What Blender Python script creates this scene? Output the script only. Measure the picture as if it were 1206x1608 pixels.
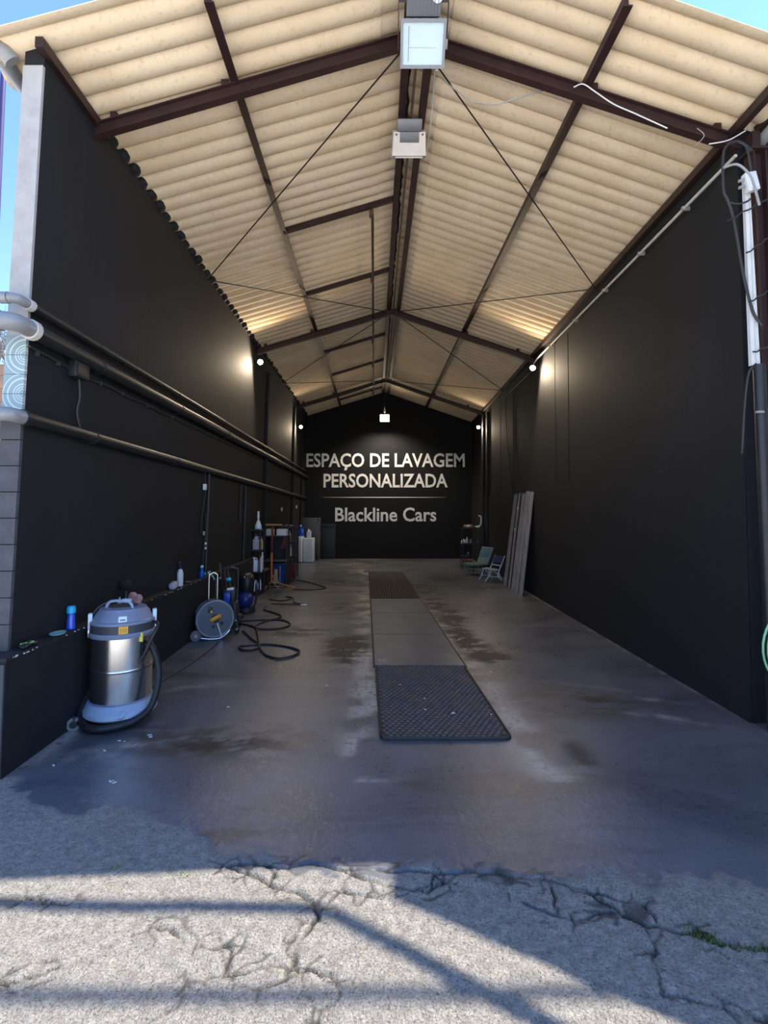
import bpy, bmesh, math, random
import numpy as np
from mathutils import Vector, Matrix

# ---------------------------------------------------------------- clear
for o in list(bpy.data.objects):
    bpy.data.objects.remove(o, do_unlink=True)
scene = bpy.context.scene
COL = scene.collection
R = math.radians
rnd = random.Random(7)

# ---------------------------------------------------------------- camera
cam = bpy.data.cameras.new('camera')
cam_o = bpy.data.objects.new('camera', cam)
COL.objects.link(cam_o)
cam.sensor_fit = 'HORIZONTAL'
cam.sensor_width = 36.0
cam.lens = 36.0 * 800.0 / 1206.0
cam.shift_y = -47.7 / 1206.0
cam.clip_start = 0.05
cam.clip_end = 500
cam_o.location = (0, 0, 1.55)
cam_o.rotation_euler = (R(90 + 3.2), 0, 0)
scene.camera = cam_o

# ---------------------------------------------------------------- world, sun, exposure
SUN_VEC = Vector((0.65, 0.175, 1.0)).normalized()       # towards the sun
SUN_EL = math.asin(SUN_VEC.z)
w = bpy.data.worlds.new('sky')
scene.world = w
w.use_nodes = True
nt = w.node_tree
bg = nt.nodes['Background']
sky = nt.nodes.new('ShaderNodeTexSky')
sky.sky_type = 'NISHITA'
sky.sun_disc = False
sky.sun_elevation = SUN_EL
sky.sun_rotation = math.atan2(SUN_VEC.x, SUN_VEC.y)
sky.air_density = 1.2
sky.dust_density = 0.0
sky.ozone_density = 1.5
tint = nt.nodes.new('ShaderNodeMix')
tint.data_type = 'RGBA'
tint.blend_type = 'MULTIPLY'
tint.inputs[0].default_value = 1.0
tint.inputs[7].default_value = (0.72, 0.87, 1.16, 1)
nt.links.new(sky.outputs[0], tint.inputs[6])
nt.links.new(tint.outputs[2], bg.inputs[0])
bg.inputs[1].default_value = 0.15
sun = bpy.data.lights.new('sun', 'SUN')
sun.energy = 4.4
sun.angle = R(0.53)
sun.color = (1.0, 0.925, 0.81)
sun_o = bpy.data.objects.new('sun', sun)
COL.objects.link(sun_o)
sun_o.rotation_euler = SUN_VEC.to_track_quat('Z', 'Y').to_euler()
sun_o.location = (10, 3, 15)
vs = scene.view_settings
vs.view_transform = 'Standard'
vs.look = 'None'
vs.exposure = 1.35
vs.gamma = 1.0
vs.use_curve_mapping = False

LAMP_WARM = (1.0, 0.80, 0.56)

# ---------------------------------------------------------------- materials
MATS = {}


def principled(name):
    m = bpy.data.materials.new(name)
    m.use_nodes = True
    n = m.node_tree
    b = n.nodes['Principled BSDF']
    MATS[name] = m
    return m, n, b


def mat(name, col, rough=0.6, metal=0.0, var=0.25, scale=8.0, bump=0.0, bscale=None, stretch=None,
        emit=None, estr=0.0, spec=0.5, trans=0.0, coat=0.0):
    m, n, b = principled(name)
    tc = n.nodes.new('ShaderNodeTexCoord')
    mp = n.nodes.new('ShaderNodeMapping')
    n.links.new(tc.outputs['Object'], mp.inputs[0])
    if stretch:
        mp.inputs['Scale'].default_value = stretch
    no = n.nodes.new('ShaderNodeTexNoise')
    no.inputs['Scale'].default_value = scale
    no.inputs['Detail'].default_value = 6
    no.inputs['Roughness'].default_value = 0.65
    n.links.new(mp.outputs[0], no.inputs['Vector'])
    rp = n.nodes.new('ShaderNodeValToRGB')
    c = Vector(col[:3])
    lo = c * (1 - var)
    hi = c * (1 + var)
    rp.color_ramp.elements[0].position = 0.3
    rp.color_ramp.elements[1].position = 0.7
    rp.color_ramp.elements[0].color = (*lo, 1)
    rp.color_ramp.elements[1].color = (*[min(1, v) for v in hi], 1)
    n.links.new(no.outputs['Fac'], rp.inputs[0])
    n.links.new(rp.outputs[0], b.inputs['Base Color'])
    b.inputs['Roughness'].default_value = rough
    b.inputs['Metallic'].default_value = metal
    b.inputs['Specular IOR Level'].default_value = spec
    if coat:
        b.inputs['Coat Weight'].default_value = coat
        b.inputs['Coat Roughness'].default_value = 0.15
    if trans:
        b.inputs['Transmission Weight'].default_value = trans
    if emit:
        b.inputs['Emission Color'].default_value = (*emit, 1)
        b.inputs['Emission Strength'].default_value = estr
    if bump:
        n2 = n.nodes.new('ShaderNodeTexNoise')
        n2.inputs['Scale'].default_value = bscale or scale * 6
        n2.inputs['Detail'].default_value = 5
        n.links.new(mp.outputs[0], n2.inputs['Vector'])
        bp = n.nodes.new('ShaderNodeBump')
        bp.inputs['Strength'].default_value = bump
        bp.inputs['Distance'].default_value = 0.01
        n.links.new(n2.outputs['Fac'], bp.inputs['Height'])
        n.links.new(bp.outputs[0], b.inputs['Normal'])
    return m


def node(n, typ, **kw):
    x = n.nodes.new(typ)
    for k, v in kw.items():
        setattr(x, k, v)
    return x


def mix_rgb(n, fac, a, b_, blend='MIX'):
    x = node(n, 'ShaderNodeMix', data_type='RGBA', blend_type=blend)
    for s, v in ((0, fac), (6, a), (7, b_)):
        if isinstance(v, (int, float)):
            x.inputs[s].default_value = v
        elif isinstance(v, tuple):
            x.inputs[s].default_value = (*v[:3], 1)
        else:
            n.links.new(v, x.inputs[s])
    return x.outputs[2]


def ramp(n, src, p0, p1, v0=0.0, v1=1.0):
    x = node(n, 'ShaderNodeMapRange')
    x.inputs[1].default_value = p0
    x.inputs[2].default_value = p1
    x.inputs[3].default_value = v0
    x.inputs[4].default_value = v1
    n.links.new(src, x.inputs[0])
    return x.outputs[0]


def noise(n, vec, scale, detail=5, rough=0.6, dist=0.0):
    x = node(n, 'ShaderNodeTexNoise')
    x.inputs['Scale'].default_value = scale
    x.inputs['Detail'].default_value = detail
    x.inputs['Roughness'].default_value = rough
    x.inputs['Distortion'].default_value = dist
    n.links.new(vec, x.inputs['Vector'])
    return x.outputs['Fac']


def mathn(n, op, a, b_=None):
    x = node(n, 'ShaderNodeMath', operation=op)
    for i, v in enumerate((a, b_)):
        if v is None:
            continue
        if isinstance(v, (int, float)):
            x.inputs[i].default_value = v
        else:
            n.links.new(v, x.inputs[i])
    return x.outputs[0]


def mapping(n, scale=(1, 1, 1)):
    tc = node(n, 'ShaderNodeTexCoord')
    mp = node(n, 'ShaderNodeMapping')
    mp.inputs['Scale'].default_value = scale
    n.links.new(tc.outputs['Object'], mp.inputs[0])
    return mp.outputs[0]


def floor_material():
    """Dark floor paint over light concrete; the attributes paint, crack and pit come from the mesh."""
    m, n, b = principled('floor_concrete')
    v = mapping(n)
    a_paint = node(n, 'ShaderNodeAttribute', attribute_name='paint').outputs['Fac']
    a_crack = node(n, 'ShaderNodeAttribute', attribute_name='crack').outputs['Fac']
    a_worn = node(n, 'ShaderNodeAttribute', attribute_name='worn').outputs['Fac']
    fine = noise(n, v, 105, 4, 0.7, 0.6)
    mid = noise(n, v, 22, 6, 0.65)
    big = noise(n, v, 1.3, 7, 0.62, 0.6)
    streak = noise(n, mapping(n, (0.35, 1.6, 1)), 1.7, 6, 0.6, 0.8)
    # bare concrete
    conc = mix_rgb(n, ramp(n, mid, 0.35, 0.7), (0.23, 0.212, 0.182), (0.40, 0.372, 0.325))
    conc = mix_rgb(n, ramp(n, fine, 0.32, 0.50, 1.0, 0.0), conc, (0.085, 0.078, 0.068))
    conc = mix_rgb(n, ramp(n, big, 0.55, 0.8, 0, .5), conc, (0.20, 0.185, 0.165))
    # paint
    pnt = mix_rgb(n, ramp(n, big, 0.3, 0.7), (0.064, 0.070, 0.082), (0.134, 0.140, 0.155))
    pnt = mix_rgb(n, ramp(n, streak, 0.52, 0.72, 0, .75), pnt, (0.020, 0.021, 0.023))
    pnt = mix_rgb(n, ramp(n, fine, 0.56, 0.70, 0, .6), pnt, (0.26, 0.26, 0.27))
    pnt = mix_rgb(n, mathn(n, 'MULTIPLY', a_worn, ramp(n, mid, 0.30, 0.52)), pnt, (0.42, 0.39, 0.34))
    pnt = mix_rgb(n, node(n, 'ShaderNodeAttribute', attribute_name='stain').outputs['Fac'], pnt, (0.014, 0.0135, 0.013))
    edge = mathn(n, 'ADD', a_paint, ramp(n, mid, 0.2, 0.8, -0.28, 0.28))
    pm = ramp(n, edge, 0.38, 0.62)
    col = mix_rgb(n, pm, conc, pnt)
    col = mix_rgb(n, a_crack, col, (0.045, 0.042, 0.036))
    n.links.new(col, b.inputs['Base Color'])
    rough_p = mathn(n, 'ADD', ramp(n, big, 0.3, 0.7, 0.26, 0.34), ramp(n, mid, 0.3, 0.7, -0.05, 0.1))
    mr = node(n, 'ShaderNodeMix', data_type='FLOAT')
    n.links.new(pm, mr.inputs[0])
    mr.inputs[2].default_value = 0.9
    st_r = node(n, 'ShaderNodeAttribute', attribute_name='stain').outputs['Fac']
    n.links.new(mathn(n, 'ADD', rough_p, mathn(n, 'MULTIPLY', st_r, 0.3)), mr.inputs[3])
    n.links.new(mr.outputs[0], b.inputs['Roughness'])
    bp = node(n, 'ShaderNodeBump')
    hgt = mathn(n, 'ADD', fine, mathn(n, 'MULTIPLY', noise(n, v, 55, 3, 0.6), 0.9))
    n.links.new(hgt, bp.inputs['Height'])
    bp.inputs['Distance'].default_value = 0.012
    mb = node(n, 'ShaderNodeMix', data_type='FLOAT')
    n.links.new(pm, mb.inputs[0])
    mb.inputs[2].default_value = 1.0
    mb.inputs[3].default_value = 0.13
    n.links.new(mb.outputs[0], bp.inputs['Strength'])
    n.links.new(bp.outputs[0], b.inputs['Normal'])
    return m


def wall_material(name, col, chips=0.0):
    m, n, b = principled(name)
    v = mapping(n)
    vst = mapping(n, (3.5, 3.5, 0.12))
    big = noise(n, v, 0.7, 5, 0.6)
    st = noise(n, vst, 2.5, 5, 0.7)
    fine = noise(n, v, 60, 3, 0.6)
    c = Vector(col)
    base = mix_rgb(n, ramp(n, big, 0.3, 0.7), tuple(c * 0.82), tuple(c * 1.15))
    base = mix_rgb(n, ramp(n, st, 0.56, 0.74, 0, 0.35), base, tuple(c * 1.9))
    base = mix_rgb(n, ramp(n, st, 0.30, 0.42, 0.4, 0), base, tuple(c * 0.6))
    if chips:
        sp = noise(n, v, 18, 5, 0.8)
        base = mix_rgb(n, ramp(n, sp, 0.745, 0.77, 0, chips), base, (0.32, 0.32, 0.33))
    n.links.new(base, b.inputs['Base Color'])
    b.inputs['Roughness'].default_value = 0.74
    b.inputs['Specular IOR Level'].default_value = 0.30
    bp = node(n, 'ShaderNodeBump')
    n.links.new(mathn(n, 'ADD', fine, mathn(n, 'MULTIPLY', st, 1.5)), bp.inputs['Height'])
    bp.inputs['Strength'].default_value = 0.18
    bp.inputs['Distance'].default_value = 0.008
    n.links.new(bp.outputs[0], b.inputs['Normal'])
    return m


def sheet_material():
    m, n, b = principled('fibre_cement')
    v = mapping(n)
    oi = node(n, 'ShaderNodeObjectInfo')
    va = node(n, 'ShaderNodeVectorMath', operation='ADD')
    n.links.new(v, va.inputs[0])
    n.links.new(oi.outputs['Location'], va.inputs[1])
    vec = va.outputs[0]
    big = noise(n, vec, 1.6, 6, 0.65, 0.5)
    fine = noise(n, vec, 26, 5, 0.7)
    spots = noise(n, vec, 9, 6, 0.8)
    base = mix_rgb(n, ramp(n, big, 0.3, 0.7), (0.77, 0.59, 0.375), (0.90, 0.745, 0.52))
    base = mix_rgb(n, ramp(n, oi.outputs['Random'], 0, 1, 0.0, 0.22), base, (0.52, 0.42, 0.30))
    base = mix_rgb(n, ramp(n, fine, 0.54, 0.78, 0, 0.55), base, (0.42, 0.32, 0.21))
    base = mix_rgb(n, ramp(n, spots, 0.64, 0.74, 0, 0.6), base, (0.26, 0.19, 0.12))
    n.links.new(base, b.inputs['Base Color'])
    b.inputs['Roughness'].default_value = 0.85
    bp = node(n, 'ShaderNodeBump')
    n.links.new(fine, bp.inputs['Height'])
    bp.inputs['Strength'].default_value = 0.25
    bp.inputs['Distance'].default_value = 0.006
    n.links.new(bp.outputs[0], b.inputs['Normal'])
    return m


def tile_material():
    """Glazed tile: white rings round one edge on pale blue-green."""
    m, n, b = principled('glazed_tile')
    tc = node(n, 'ShaderNodeTexCoord')
    sx = node(n, 'ShaderNodeSeparateXYZ')
    n.links.new(tc.outputs['Object'], sx.inputs[0])
    r2 = mathn(n, 'SQRT', mathn(n, 'ADD', mathn(n, 'POWER', mathn(n, 'ABSOLUTE', sx.outputs['X']), 2.0),
                                mathn(n, 'POWER', mathn(n, 'ABSOLUTE', sx.outputs['Z']), 2.0)))
    total = None
    for rad, wd in ((0.030, .003), (0.045, .003), (0.062, .004), (0.098, .006), (0.128, .004)):
        d = mathn(n, 'ABSOLUTE', mathn(n, 'SUBTRACT', r2, rad))
        g = ramp(n, d, wd * 0.5, wd, 1, 0)
        total = g if total is None else mathn(n, 'MAXIMUM', total, g)
    col = mix_rgb(n, total, (0.25, 0.335, 0.34), (0.56, 0.60, 0.59))
    n.links.new(col, b.inputs['Base Color'])
    b.inputs['Roughness'].default_value = 0.3
    return m


floor_material()
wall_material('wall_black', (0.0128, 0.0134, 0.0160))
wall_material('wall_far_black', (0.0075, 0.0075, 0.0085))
wall_material('wall_black_chipped', (0.018, 0.0185, 0.021), 0.8)
sheet_material()
tile_material()
mat('maroon_steel', (0.030, 0.011, 0.010), 0.55, 0, 0.35, 6)
mat('dark_rod', (0.022, 0.013, 0.011), 0.6, 0, 0.3, 10)
mat('rust_brown', (0.10, 0.055, 0.030), 0.8, 0, 0.4, 20)
mat('bare_render', (0.40, 0.37, 0.335), 0.9, 0, 0.14, 7, 0.4, 40)
mat('grey_block', (0.068, 0.068, 0.073), 0.85, 0, 0.22, 9, 0.4, 40)
mat('painted_pipe', (0.016, 0.0165, 0.019), 0.45, 0, 0.3, 10)
mat('grey_plastic_pipe', (0.25, 0.247, 0.245), 0.28, 0, 0.14, 9)
mat('white_plastic', (0.74, 0.74, 0.72), 0.45, 0, 0.06, 8)
mat('offwhite_plastic', (0.62, 0.58, 0.51), 0.5, 0, 0.1, 8)
mat('black_plastic', (0.014, 0.014, 0.016), 0.42, 0, 0.25, 8)
mat('black_rubber', (0.013, 0.013, 0.015), 0.55, 0, 0.25, 12)
mat('dark_cable', (0.028, 0.027, 0.029), 0.55, 0, 0.2, 12)
mat('grey_cable', (0.32, 0.31, 0.30), 0.5, 0, 0.2, 12)
mat('brushed_steel', (0.78, 0.77, 0.75), 0.20, 1.0, 0.06, 5, 0.05, 60, (6, 6, 0.4))
mat('chrome', (0.62, 0.62, 0.62), 0.25, 1.0, 0.05, 5)
mat('vac_grey_blue', (0.205, 0.235, 0.320), 0.45, 0, 0.08, 6)
mat('vac_tray_blue', (0.30, 0.37, 0.49), 0.5, 0, 0.08, 6)
mat('vac_dark_grey', (0.055, 0.057, 0.065), 0.5, 0, 0.1, 6)
mat('label_orange', (0.88, 0.42, 0.03), 0.5, 0, 0.1, 30)
mat('label_white', (0.72, 0.80, 0.84), 0.5, 0, 0.05, 30)
mat('ink', (0.10, 0.11, 0.13), 0.6, 0, 0.1, 30)
mat('yellow_plastic', (0.75, 0.62, 0.10), 0.45, 0, 0.1, 8)
mat('orange_plastic', (0.85, 0.33, 0.02), 0.45, 0, 0.1, 8)
mat('orange_steel', (0.62, 0.15, 0.045), 0.5, 0, 0.25, 8)
mat('dark_red_steel', (0.16, 0.028, 0.032), 0.5, 0, 0.2, 8)
mat('amber_steel', (0.50, 0.24, 0.055), 0.5, 0, 0.2, 8)
mat('blue_plastic', (0.008, 0.075, 0.42), 0.35, 0, 0.15, 8)
mat('deep_blue_plastic', (0.010, 0.030, 0.16), 0.35, 0, 0.2, 8)
mat('navy_plastic', (0.008, 0.012, 0.055), 0.4, 0, 0.2, 8)
mat('cyan_plastic', (0.01, 0.42, 0.72), 0.35, 0, 0.1, 8)
mat('pale_blue_plastic', (0.50, 0.66, 0.75), 0.4, 0, 0.06, 8)
mat('bottle_blue_glass', (0.02, 0.09, 0.60), 0.25, 0, 0.25, 30, coat=0.5)
mat('violet_plastic', (0.27, 0.29, 0.62), 0.4, 0, 0.1, 8)
mat('reel_grey', (0.115, 0.125, 0.150), 0.5, 0, 0.12, 8)
mat('reel_light_grey', (0.26, 0.27, 0.29), 0.45, 0, 0.1, 8)
mat('pink_sponge', (0.66, 0.33, 0.27), 0.95, 0, 0.15, 20, 0.6, 120)
mat('foam_lilac', (0.50, 0.47, 0.52), 0.95, 0, 0.15, 20, 0.6, 120)
mat('green_cloth', (0.20, 0.36, 0.12), 0.9, 0, 0.3, 20)
mat('teal_glass', (0.25, 0.48, 0.45), 0.25, 0, 0.2, 20)
mat('cabinet_white', (0.66, 0.70, 0.74), 0.45, 0, 0.05, 4)
mat('cabinet_grey', (0.085, 0.088, 0.10), 0.5, 0, 0.1, 3)
mat('panel_dark', (0.016, 0.016, 0.019), 0.55, 0, 0.25, 4)
mat('paper', (0.78, 0.78, 0.76), 0.8, 0, 0.04, 8)
mat('wood_board', (0.11, 0.085, 0.055), 0.75, 0, 0.3, 10, stretch=(1, 8, 8))
mat('weathered_sheet', (0.24, 0.225, 0.225), 0.85, 0, 0.35, 5, 0.3, 40, (8, 8, 0.7))
mat('red_fabric', (0.20, 0.035, 0.05), 0.9, 0, 0.25, 12)
mat('amber_cloth', (0.42, 0.33, 0.12), 0.9, 0, 0.25, 12)
mat('lounge_green', (0.09, 0.17, 0.13), 0.8, 0, 0.2, 12)
mat('lounge_teal', (0.09, 0.20, 0.27), 0.8, 0, 0.2, 12)
mat('lounge_trim', (0.24, 0.28, 0.28), 0.8, 0, 0.2, 12)
mat('chair_navy', (0.035, 0.035, 0.13), 0.8, 0, 0.2, 12)
mat('chair_white', (0.62, 0.66, 0.74), 0.4, 0, 0.08, 8)
mat('letter_white', (0.86, 0.86, 0.85), 0.6, 0, 0.03, 3)
mat('rubber_mat', (0.115, 0.100, 0.097), 0.62, 0, 0.3, 14)
mat('rubber_base', (0.016, 0.016, 0.018), 0.6, 0, 0.3, 14)
mat('cover_plate', (0.100, 0.106, 0.122), 0.36, 0, 0.35, 2.4, 0.15, 50)
mat('grate_wood', (0.034, 0.026, 0.023), 0.7, 0, 0.35, 5, stretch=(8, 0.7, 8))
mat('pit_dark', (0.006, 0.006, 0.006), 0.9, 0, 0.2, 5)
mat('flood_housing', (0.125, 0.128, 0.145), 0.5, 0, 0.1, 6)
mat('flood_frame', (0.20, 0.205, 0.215), 0.4, 0.3, 0.1, 6)
mat('reflector', (0.72, 0.77, 0.79), 0.5, 0.0, 0.03, 6)
mat('flood_cream', (0.78, 0.72, 0.64), 0.5, 0, 0.08, 6)
def pane():
    m, n, b = principled('pane_glass')
    tr = node(n, 'ShaderNodeBsdfTransparent')
    tr.inputs[0].default_value = (.93, .97, .98, 1)
    b.inputs['Base Color'].default_value = (.9, .95, .97, 1)
    b.inputs['Roughness'].default_value = .08
    mx = node(n, 'ShaderNodeMixShader')
    mx.inputs[0].default_value = .16
    n.links.new(tr.outputs[0], mx.inputs[1])
    n.links.new(b.outputs[0], mx.inputs[2])
    n.links.new(mx.outputs[0], n.nodes['Material Output'].inputs[0])


pane()
mat('lamp_glow', (1.0, 0.9, 0.75), 0.4, 0, 0.0, 4, emit=(1.0, 0.84, 0.62), estr=18)
mat('lamp_body', (0.02, 0.02, 0.02), 0.5, 0, 0.1, 6)
mat('brick', (0.44, 0.25, 0.16), 0.9, 0, 0.25, 9, 0.4, 50)
mat('mortar', (0.46, 0.42, 0.37), 0.95, 0, 0.1, 9)
mat('bark', (0.15, 0.13, 0.115), 0.9, 0, 0.3, 10)
mat('green_hose', (0.34, 0.72, 0.38), 0.4, 0, 0.06, 8)
mat('pole_violet', (0.035, 0.03, 0.12), 0.5, 0, 0.1, 8)
mat('moss', (0.13, 0.14, 0.045), 0.95, 0, 0.4, 40)
mat('weed_green', (0.16, 0.24, 0.07), 0.8, 0, 0.3, 20)
mat('litter', (0.62, 0.60, 0.56), 0.8, 0, 0.2, 20)
mat('yard_bounce_concrete', (0.74, 0.70, 0.62), 0.9, 0, 0.1, 2, 0.3, 40)  # unseen yard made paler than the apron to throw light under the roof
mat('bounce_wall', (0.66, 0.63, 0.58), 0.9, 0, 0.2, 3, 0.3, 30)  # kept pale so the added side wall bounces light
mat('foam_black', (0.010, 0.010, 0.010), 0.95, 0, 0.2, 10)


# ---------------------------------------------------------------- geometry helpers
class MB:
    def __init__(self):
        self.v = []
        self.f = []

    def add(self, vs_, fs):
        o = len(self.v)
        self.v += [tuple(p) for p in vs_]
        self.f += [tuple(i + o for i in f) for f in fs]
        return self

    def hexa(self, p):
        """eight corners: bottom ring then top ring, counter-clockwise from above"""
        return self.add(p, [(3, 2, 1, 0), (4, 5, 6, 7), (0, 1, 5, 4), (1, 2, 6, 5), (2, 3, 7, 6), (3, 0, 4, 7)])

    def box(self, c, s, rot=None, bev=0.0):
        x, y, z = (k / 2 for k in s)
        if bev <= 0:
            p = [Vector(q) for q in ((-x, -y, -z), (x, -y, -z), (x, y, -z), (-x, y, -z),
                                     (-x, -y, z), (x, -y, z), (x, y, z), (-x, y, z))]
            if rot is not None:
                p = [rot @ q for q in p]
            return self.hexa([q + Vector(c) for q in p])
        bm = bmesh.new()
        bmesh.ops.create_cube(bm, size=1)
        for q in bm.verts:
            q.co = Vector((q.co.x * s[0], q.co.y * s[1], q.co.z * s[2]))
        bmesh.ops.bevel(bm, geom=bm.edges[:], offset=min(bev, min(s) * 0.45), segments=2, affect='EDGES', profile=0.5)
        bm.verts.index_update()
        p = [q.co.copy() for q in bm.verts]
        if rot is not None:
            p = [rot @ q for q in p]
        fs = [[q.index for q in f.verts] for f in bm.faces]
        bm.free()
        return self.add([q + Vector(c) for q in p], fs)

    def bar(self, p0, p1, wd, ht, up=(0, 0, 1)):
        """rectangular bar between two points"""
        p0, p1 = Vector(p0), Vector(p1)
        d = (p1 - p0).normalized()
        s = d.cross(Vector(up)).normalized()
        u = s.cross(d).normalized()
        a, b_ = s * wd / 2, u * ht / 2
        return self.hexa([p0 - a - b_, p0 + a - b_, p1 + a - b_, p1 - a - b_,
                          p0 - a + b_, p0 + a + b_, p1 + a + b_, p1 - a + b_])

    def prism(self, poly, d, up=None):
        """polygon (3-D points) pushed along d"""
        n_ = len(poly)
        d = Vector(d)
        a = [Vector(p) for p in poly]
        b_ = [p + d for p in a]
        fs = [tuple(range(n_))[::-1], tuple(range(n_, 2 * n_))]
        fs += [(i, (i + 1) % n_, n_ + (i + 1) % n_, n_ + i) for i in range(n_)]
        return self.add(a + b_, fs)

    def cyl(self, p0, p1, r0, r1=None, seg=14, cap=True):
        r1 = r0 if r1 is None else r1
        p0, p1 = Vector(p0), Vector(p1)
        d = (p1 - p0).normalized()
        s = d.cross(Vector((0, 0, 1)))
        s = Vector((1, 0, 0)) if s.length < 1e-4 else s.normalized()
        u = d.cross(s)
        vs_ = []
        for p, r in ((p0, r0), (p1, r1)):
            for i in range(seg):
                t = 2 * math.pi * i / seg
                vs_.append(p + s * (r * math.cos(t)) + u * (r * math.sin(t)))
        fs = [(i, (i + 1) % seg, seg + (i + 1) % seg, seg + i) for i in range(seg)]
        if cap:
            fs += [tuple(range(seg))[::-1], tuple(range(seg, 2 * seg))]
        return self.add(vs_, fs)

    def lathe(self, prof, c=(0, 0, 0), seg=20, rot=None, sx=1.0, sy=1.0):
        vs_, fs = [], []
        c = Vector(c)
        for r, z in prof:
            for i in range(seg):
                t = 2 * math.pi * i / seg
                p = Vector((r * math.cos(t) * sx, r * math.sin(t) * sy, z))
                vs_.append((rot @ p if rot is not None else p) + c)
        m_ = len(prof)
        for k in range(m_ - 1):
            for i in range(seg):
                a, b_ = k * seg + i, k * seg + (i + 1) % seg
                fs.append((a, b_, b_ + seg, a + seg))
        fs.append(tuple(range(seg))[::-1])
        fs.append(tuple(range((m_ - 1) * seg, m_ * seg)))
        return self.add(vs_, fs)

    def sphere(self, c, r, seg=16, rings=9, s=(1, 1, 1)):
        prof = [(max(1e-4, r * math.sin(math.pi * k / rings)), -r * math.cos(math.pi * k / rings)) for k in range(rings + 1)]
        vs0 = len(self.v)
        self.lathe(prof, (0, 0, 0), seg)
        for i in range(vs0, len(self.v)):
            p = self.v[i]
            self.v[i] = (p[0] * s[0] + c[0], p[1] * s[1] + c[1], p[2] * s[2] + c[2])
        return self

    def tube(self, pts, r, seg=8, smooth=0, closed=False):
        P = [Vector(p) for p in pts]
        if smooth:
            P = catmull(P, smooth, closed)
        n_ = len(P)
        T = []
        for i in range(n_):
            a = P[i - 1] if (i > 0 or closed) else P[i]
            b_ = P[(i + 1) % n_] if (i < n_ - 1 or closed) else P[i]
            T.append((b_ - a).normalized())
        s = T[0].cross(Vector((0, 0, 1)))
        s = Vector((1, 0, 0)) if s.length < 1e-3 else s.normalized()
        vs_, fs = [], []
        rr = r if isinstance(r, (list, tuple)) else [r] * n_
        for i in range(n_):
            s = (s - T[i] * s.dot(T[i]))
            s = s.normalized() if s.length > 1e-6 else T[i].orthogonal().normalized()
            u = T[i].cross(s)
            for k in range(seg):
                t = 2 * math.pi * k / seg
                vs_.append(P[i] + s * (rr[i] * math.cos(t)) + u * (rr[i] * math.sin(t)))
        last = n_ if closed else n_ - 1
        for i in range(last):
            j = (i + 1) % n_
            for k in range(seg):
                k2 = (k + 1) % seg
                fs.append((i * seg + k, i * seg + k2, j * seg + k2, j * seg + k))
        if not closed:
            fs.append(tuple(range(seg))[::-1])
            fs.append(tuple(range((n_ - 1) * seg, n_ * seg)))
        return self.add(vs_, fs)

    def mesh(self, name, m, smooth=True):
        me = bpy.data.meshes.new(name)
        me.from_pydata(self.v, [], self.f)
        bm = bmesh.new()
        bm.from_mesh(me)
        bmesh.ops.recalc_face_normals(bm, faces=bm.faces[:])
        bm.to_mesh(me)
        bm.free()
        me.materials.append(MATS[m])
        if smooth:
            me.shade_smooth()
            me.set_sharp_from_angle(angle=R(38))
        return me

    def part(self, name, m, parent, world=False, smooth=True, label=None, kind=None):
        """child mesh of a thing; world=True when coordinates are world ones"""
        if world:
            l = parent.location if parent.parent is None else parent.location + parent.parent.location
            self.v = [(p[0] - l[0], p[1] - l[1], p[2] - l[2]) for p in self.v]
        o = bpy.data.objects.new(name, self.mesh(name, m, smooth))
        COL.objects.link(o)
        o.parent = parent
        if label:
            o['label'] = label
        if kind:
            o['kind'] = kind
        return o

    def solo(self, name, m, label=None, cat=None, group=None, kind=None, smooth=True, recentre=True):
        """a thing that is one mesh, origin at its base"""
        l = Vector((0, 0, 0))
        if recentre:
            a = np.array(self.v)
            l = Vector(((a[:, 0].min() + a[:, 0].max()) / 2, (a[:, 1].min() + a[:, 1].max()) / 2, a[:, 2].min()))
            self.v = [(p[0] - l[0], p[1] - l[1], p[2] - l[2]) for p in self.v]
        o = bpy.data.objects.new(name, self.mesh(name, m, smooth))
        COL.objects.link(o)
        o.location = l
        return tag(o, label, cat, group, kind)


def catmull(P, k, closed=False):
    out = []
    n_ = len(P)
    rng = range(n_ if closed else n_ - 1)
    for i in rng:
        p0 = P[i - 1] if (i > 0 or closed) else P[0] * 2 - P[1]
        p1, p2 = P[i], P[(i + 1) % n_]
        p3 = P[(i + 2) % n_] if (i + 2 < n_ or closed) else P[-1] * 2 - P[-2]
        for s in range(k):
            t = s / k
            out.append(0.5 * ((2 * p1) + (p2 - p0) * t + (2 * p0 - 5 * p1 + 4 * p2 - p3) * t * t + (3 * p1 - p0 - 3 * p2 + p3) * t ** 3))
    if not closed:
        out.append(P[-1].copy())
    return out


def tag(o, label=None, cat=None, group=None, kind=None):
    if label:
        o['label'] = label
    if cat:
        o['category'] = cat
    if group:
        o['group'] = group
    if kind:
        o['kind'] = kind
    return o


def thing(name, label, cat, loc=(0, 0, 0), rz=0.0, group=None):
    o = bpy.data.objects.new(name, None)
    o.empty_display_size = 0.1
    COL.objects.link(o)
    o.location = loc
    o.rotation_euler = (0, 0, rz)
    return tag(o, label, cat, group)


def setting(name, loc=(0, 0, 0)):
    o = bpy.data.objects.new(name, None)
    o.empty_display_size = 0.1
    COL.objects.link(o)
    o.location = loc
    o['kind'] = 'structure'
    return o


def share(me, name, parent, loc, rot=(0, 0, 0), scale=(1, 1, 1)):
    o = bpy.data.objects.new(name, me)
    COL.objects.link(o)
    o.parent = parent
    o.location = loc
    o.rotation_euler = rot
    o.scale = scale
    return o


# ---------------------------------------------------------------- the building's main lines (metres)
FAR = 16.4
FRONT = 3.2
T1, T2, T3 = 3.81, 9.34, 14.40


def XL(y, z=0.0):
    return -2.325 - 0.0195 * (y - 3) + 0.02 * z


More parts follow.
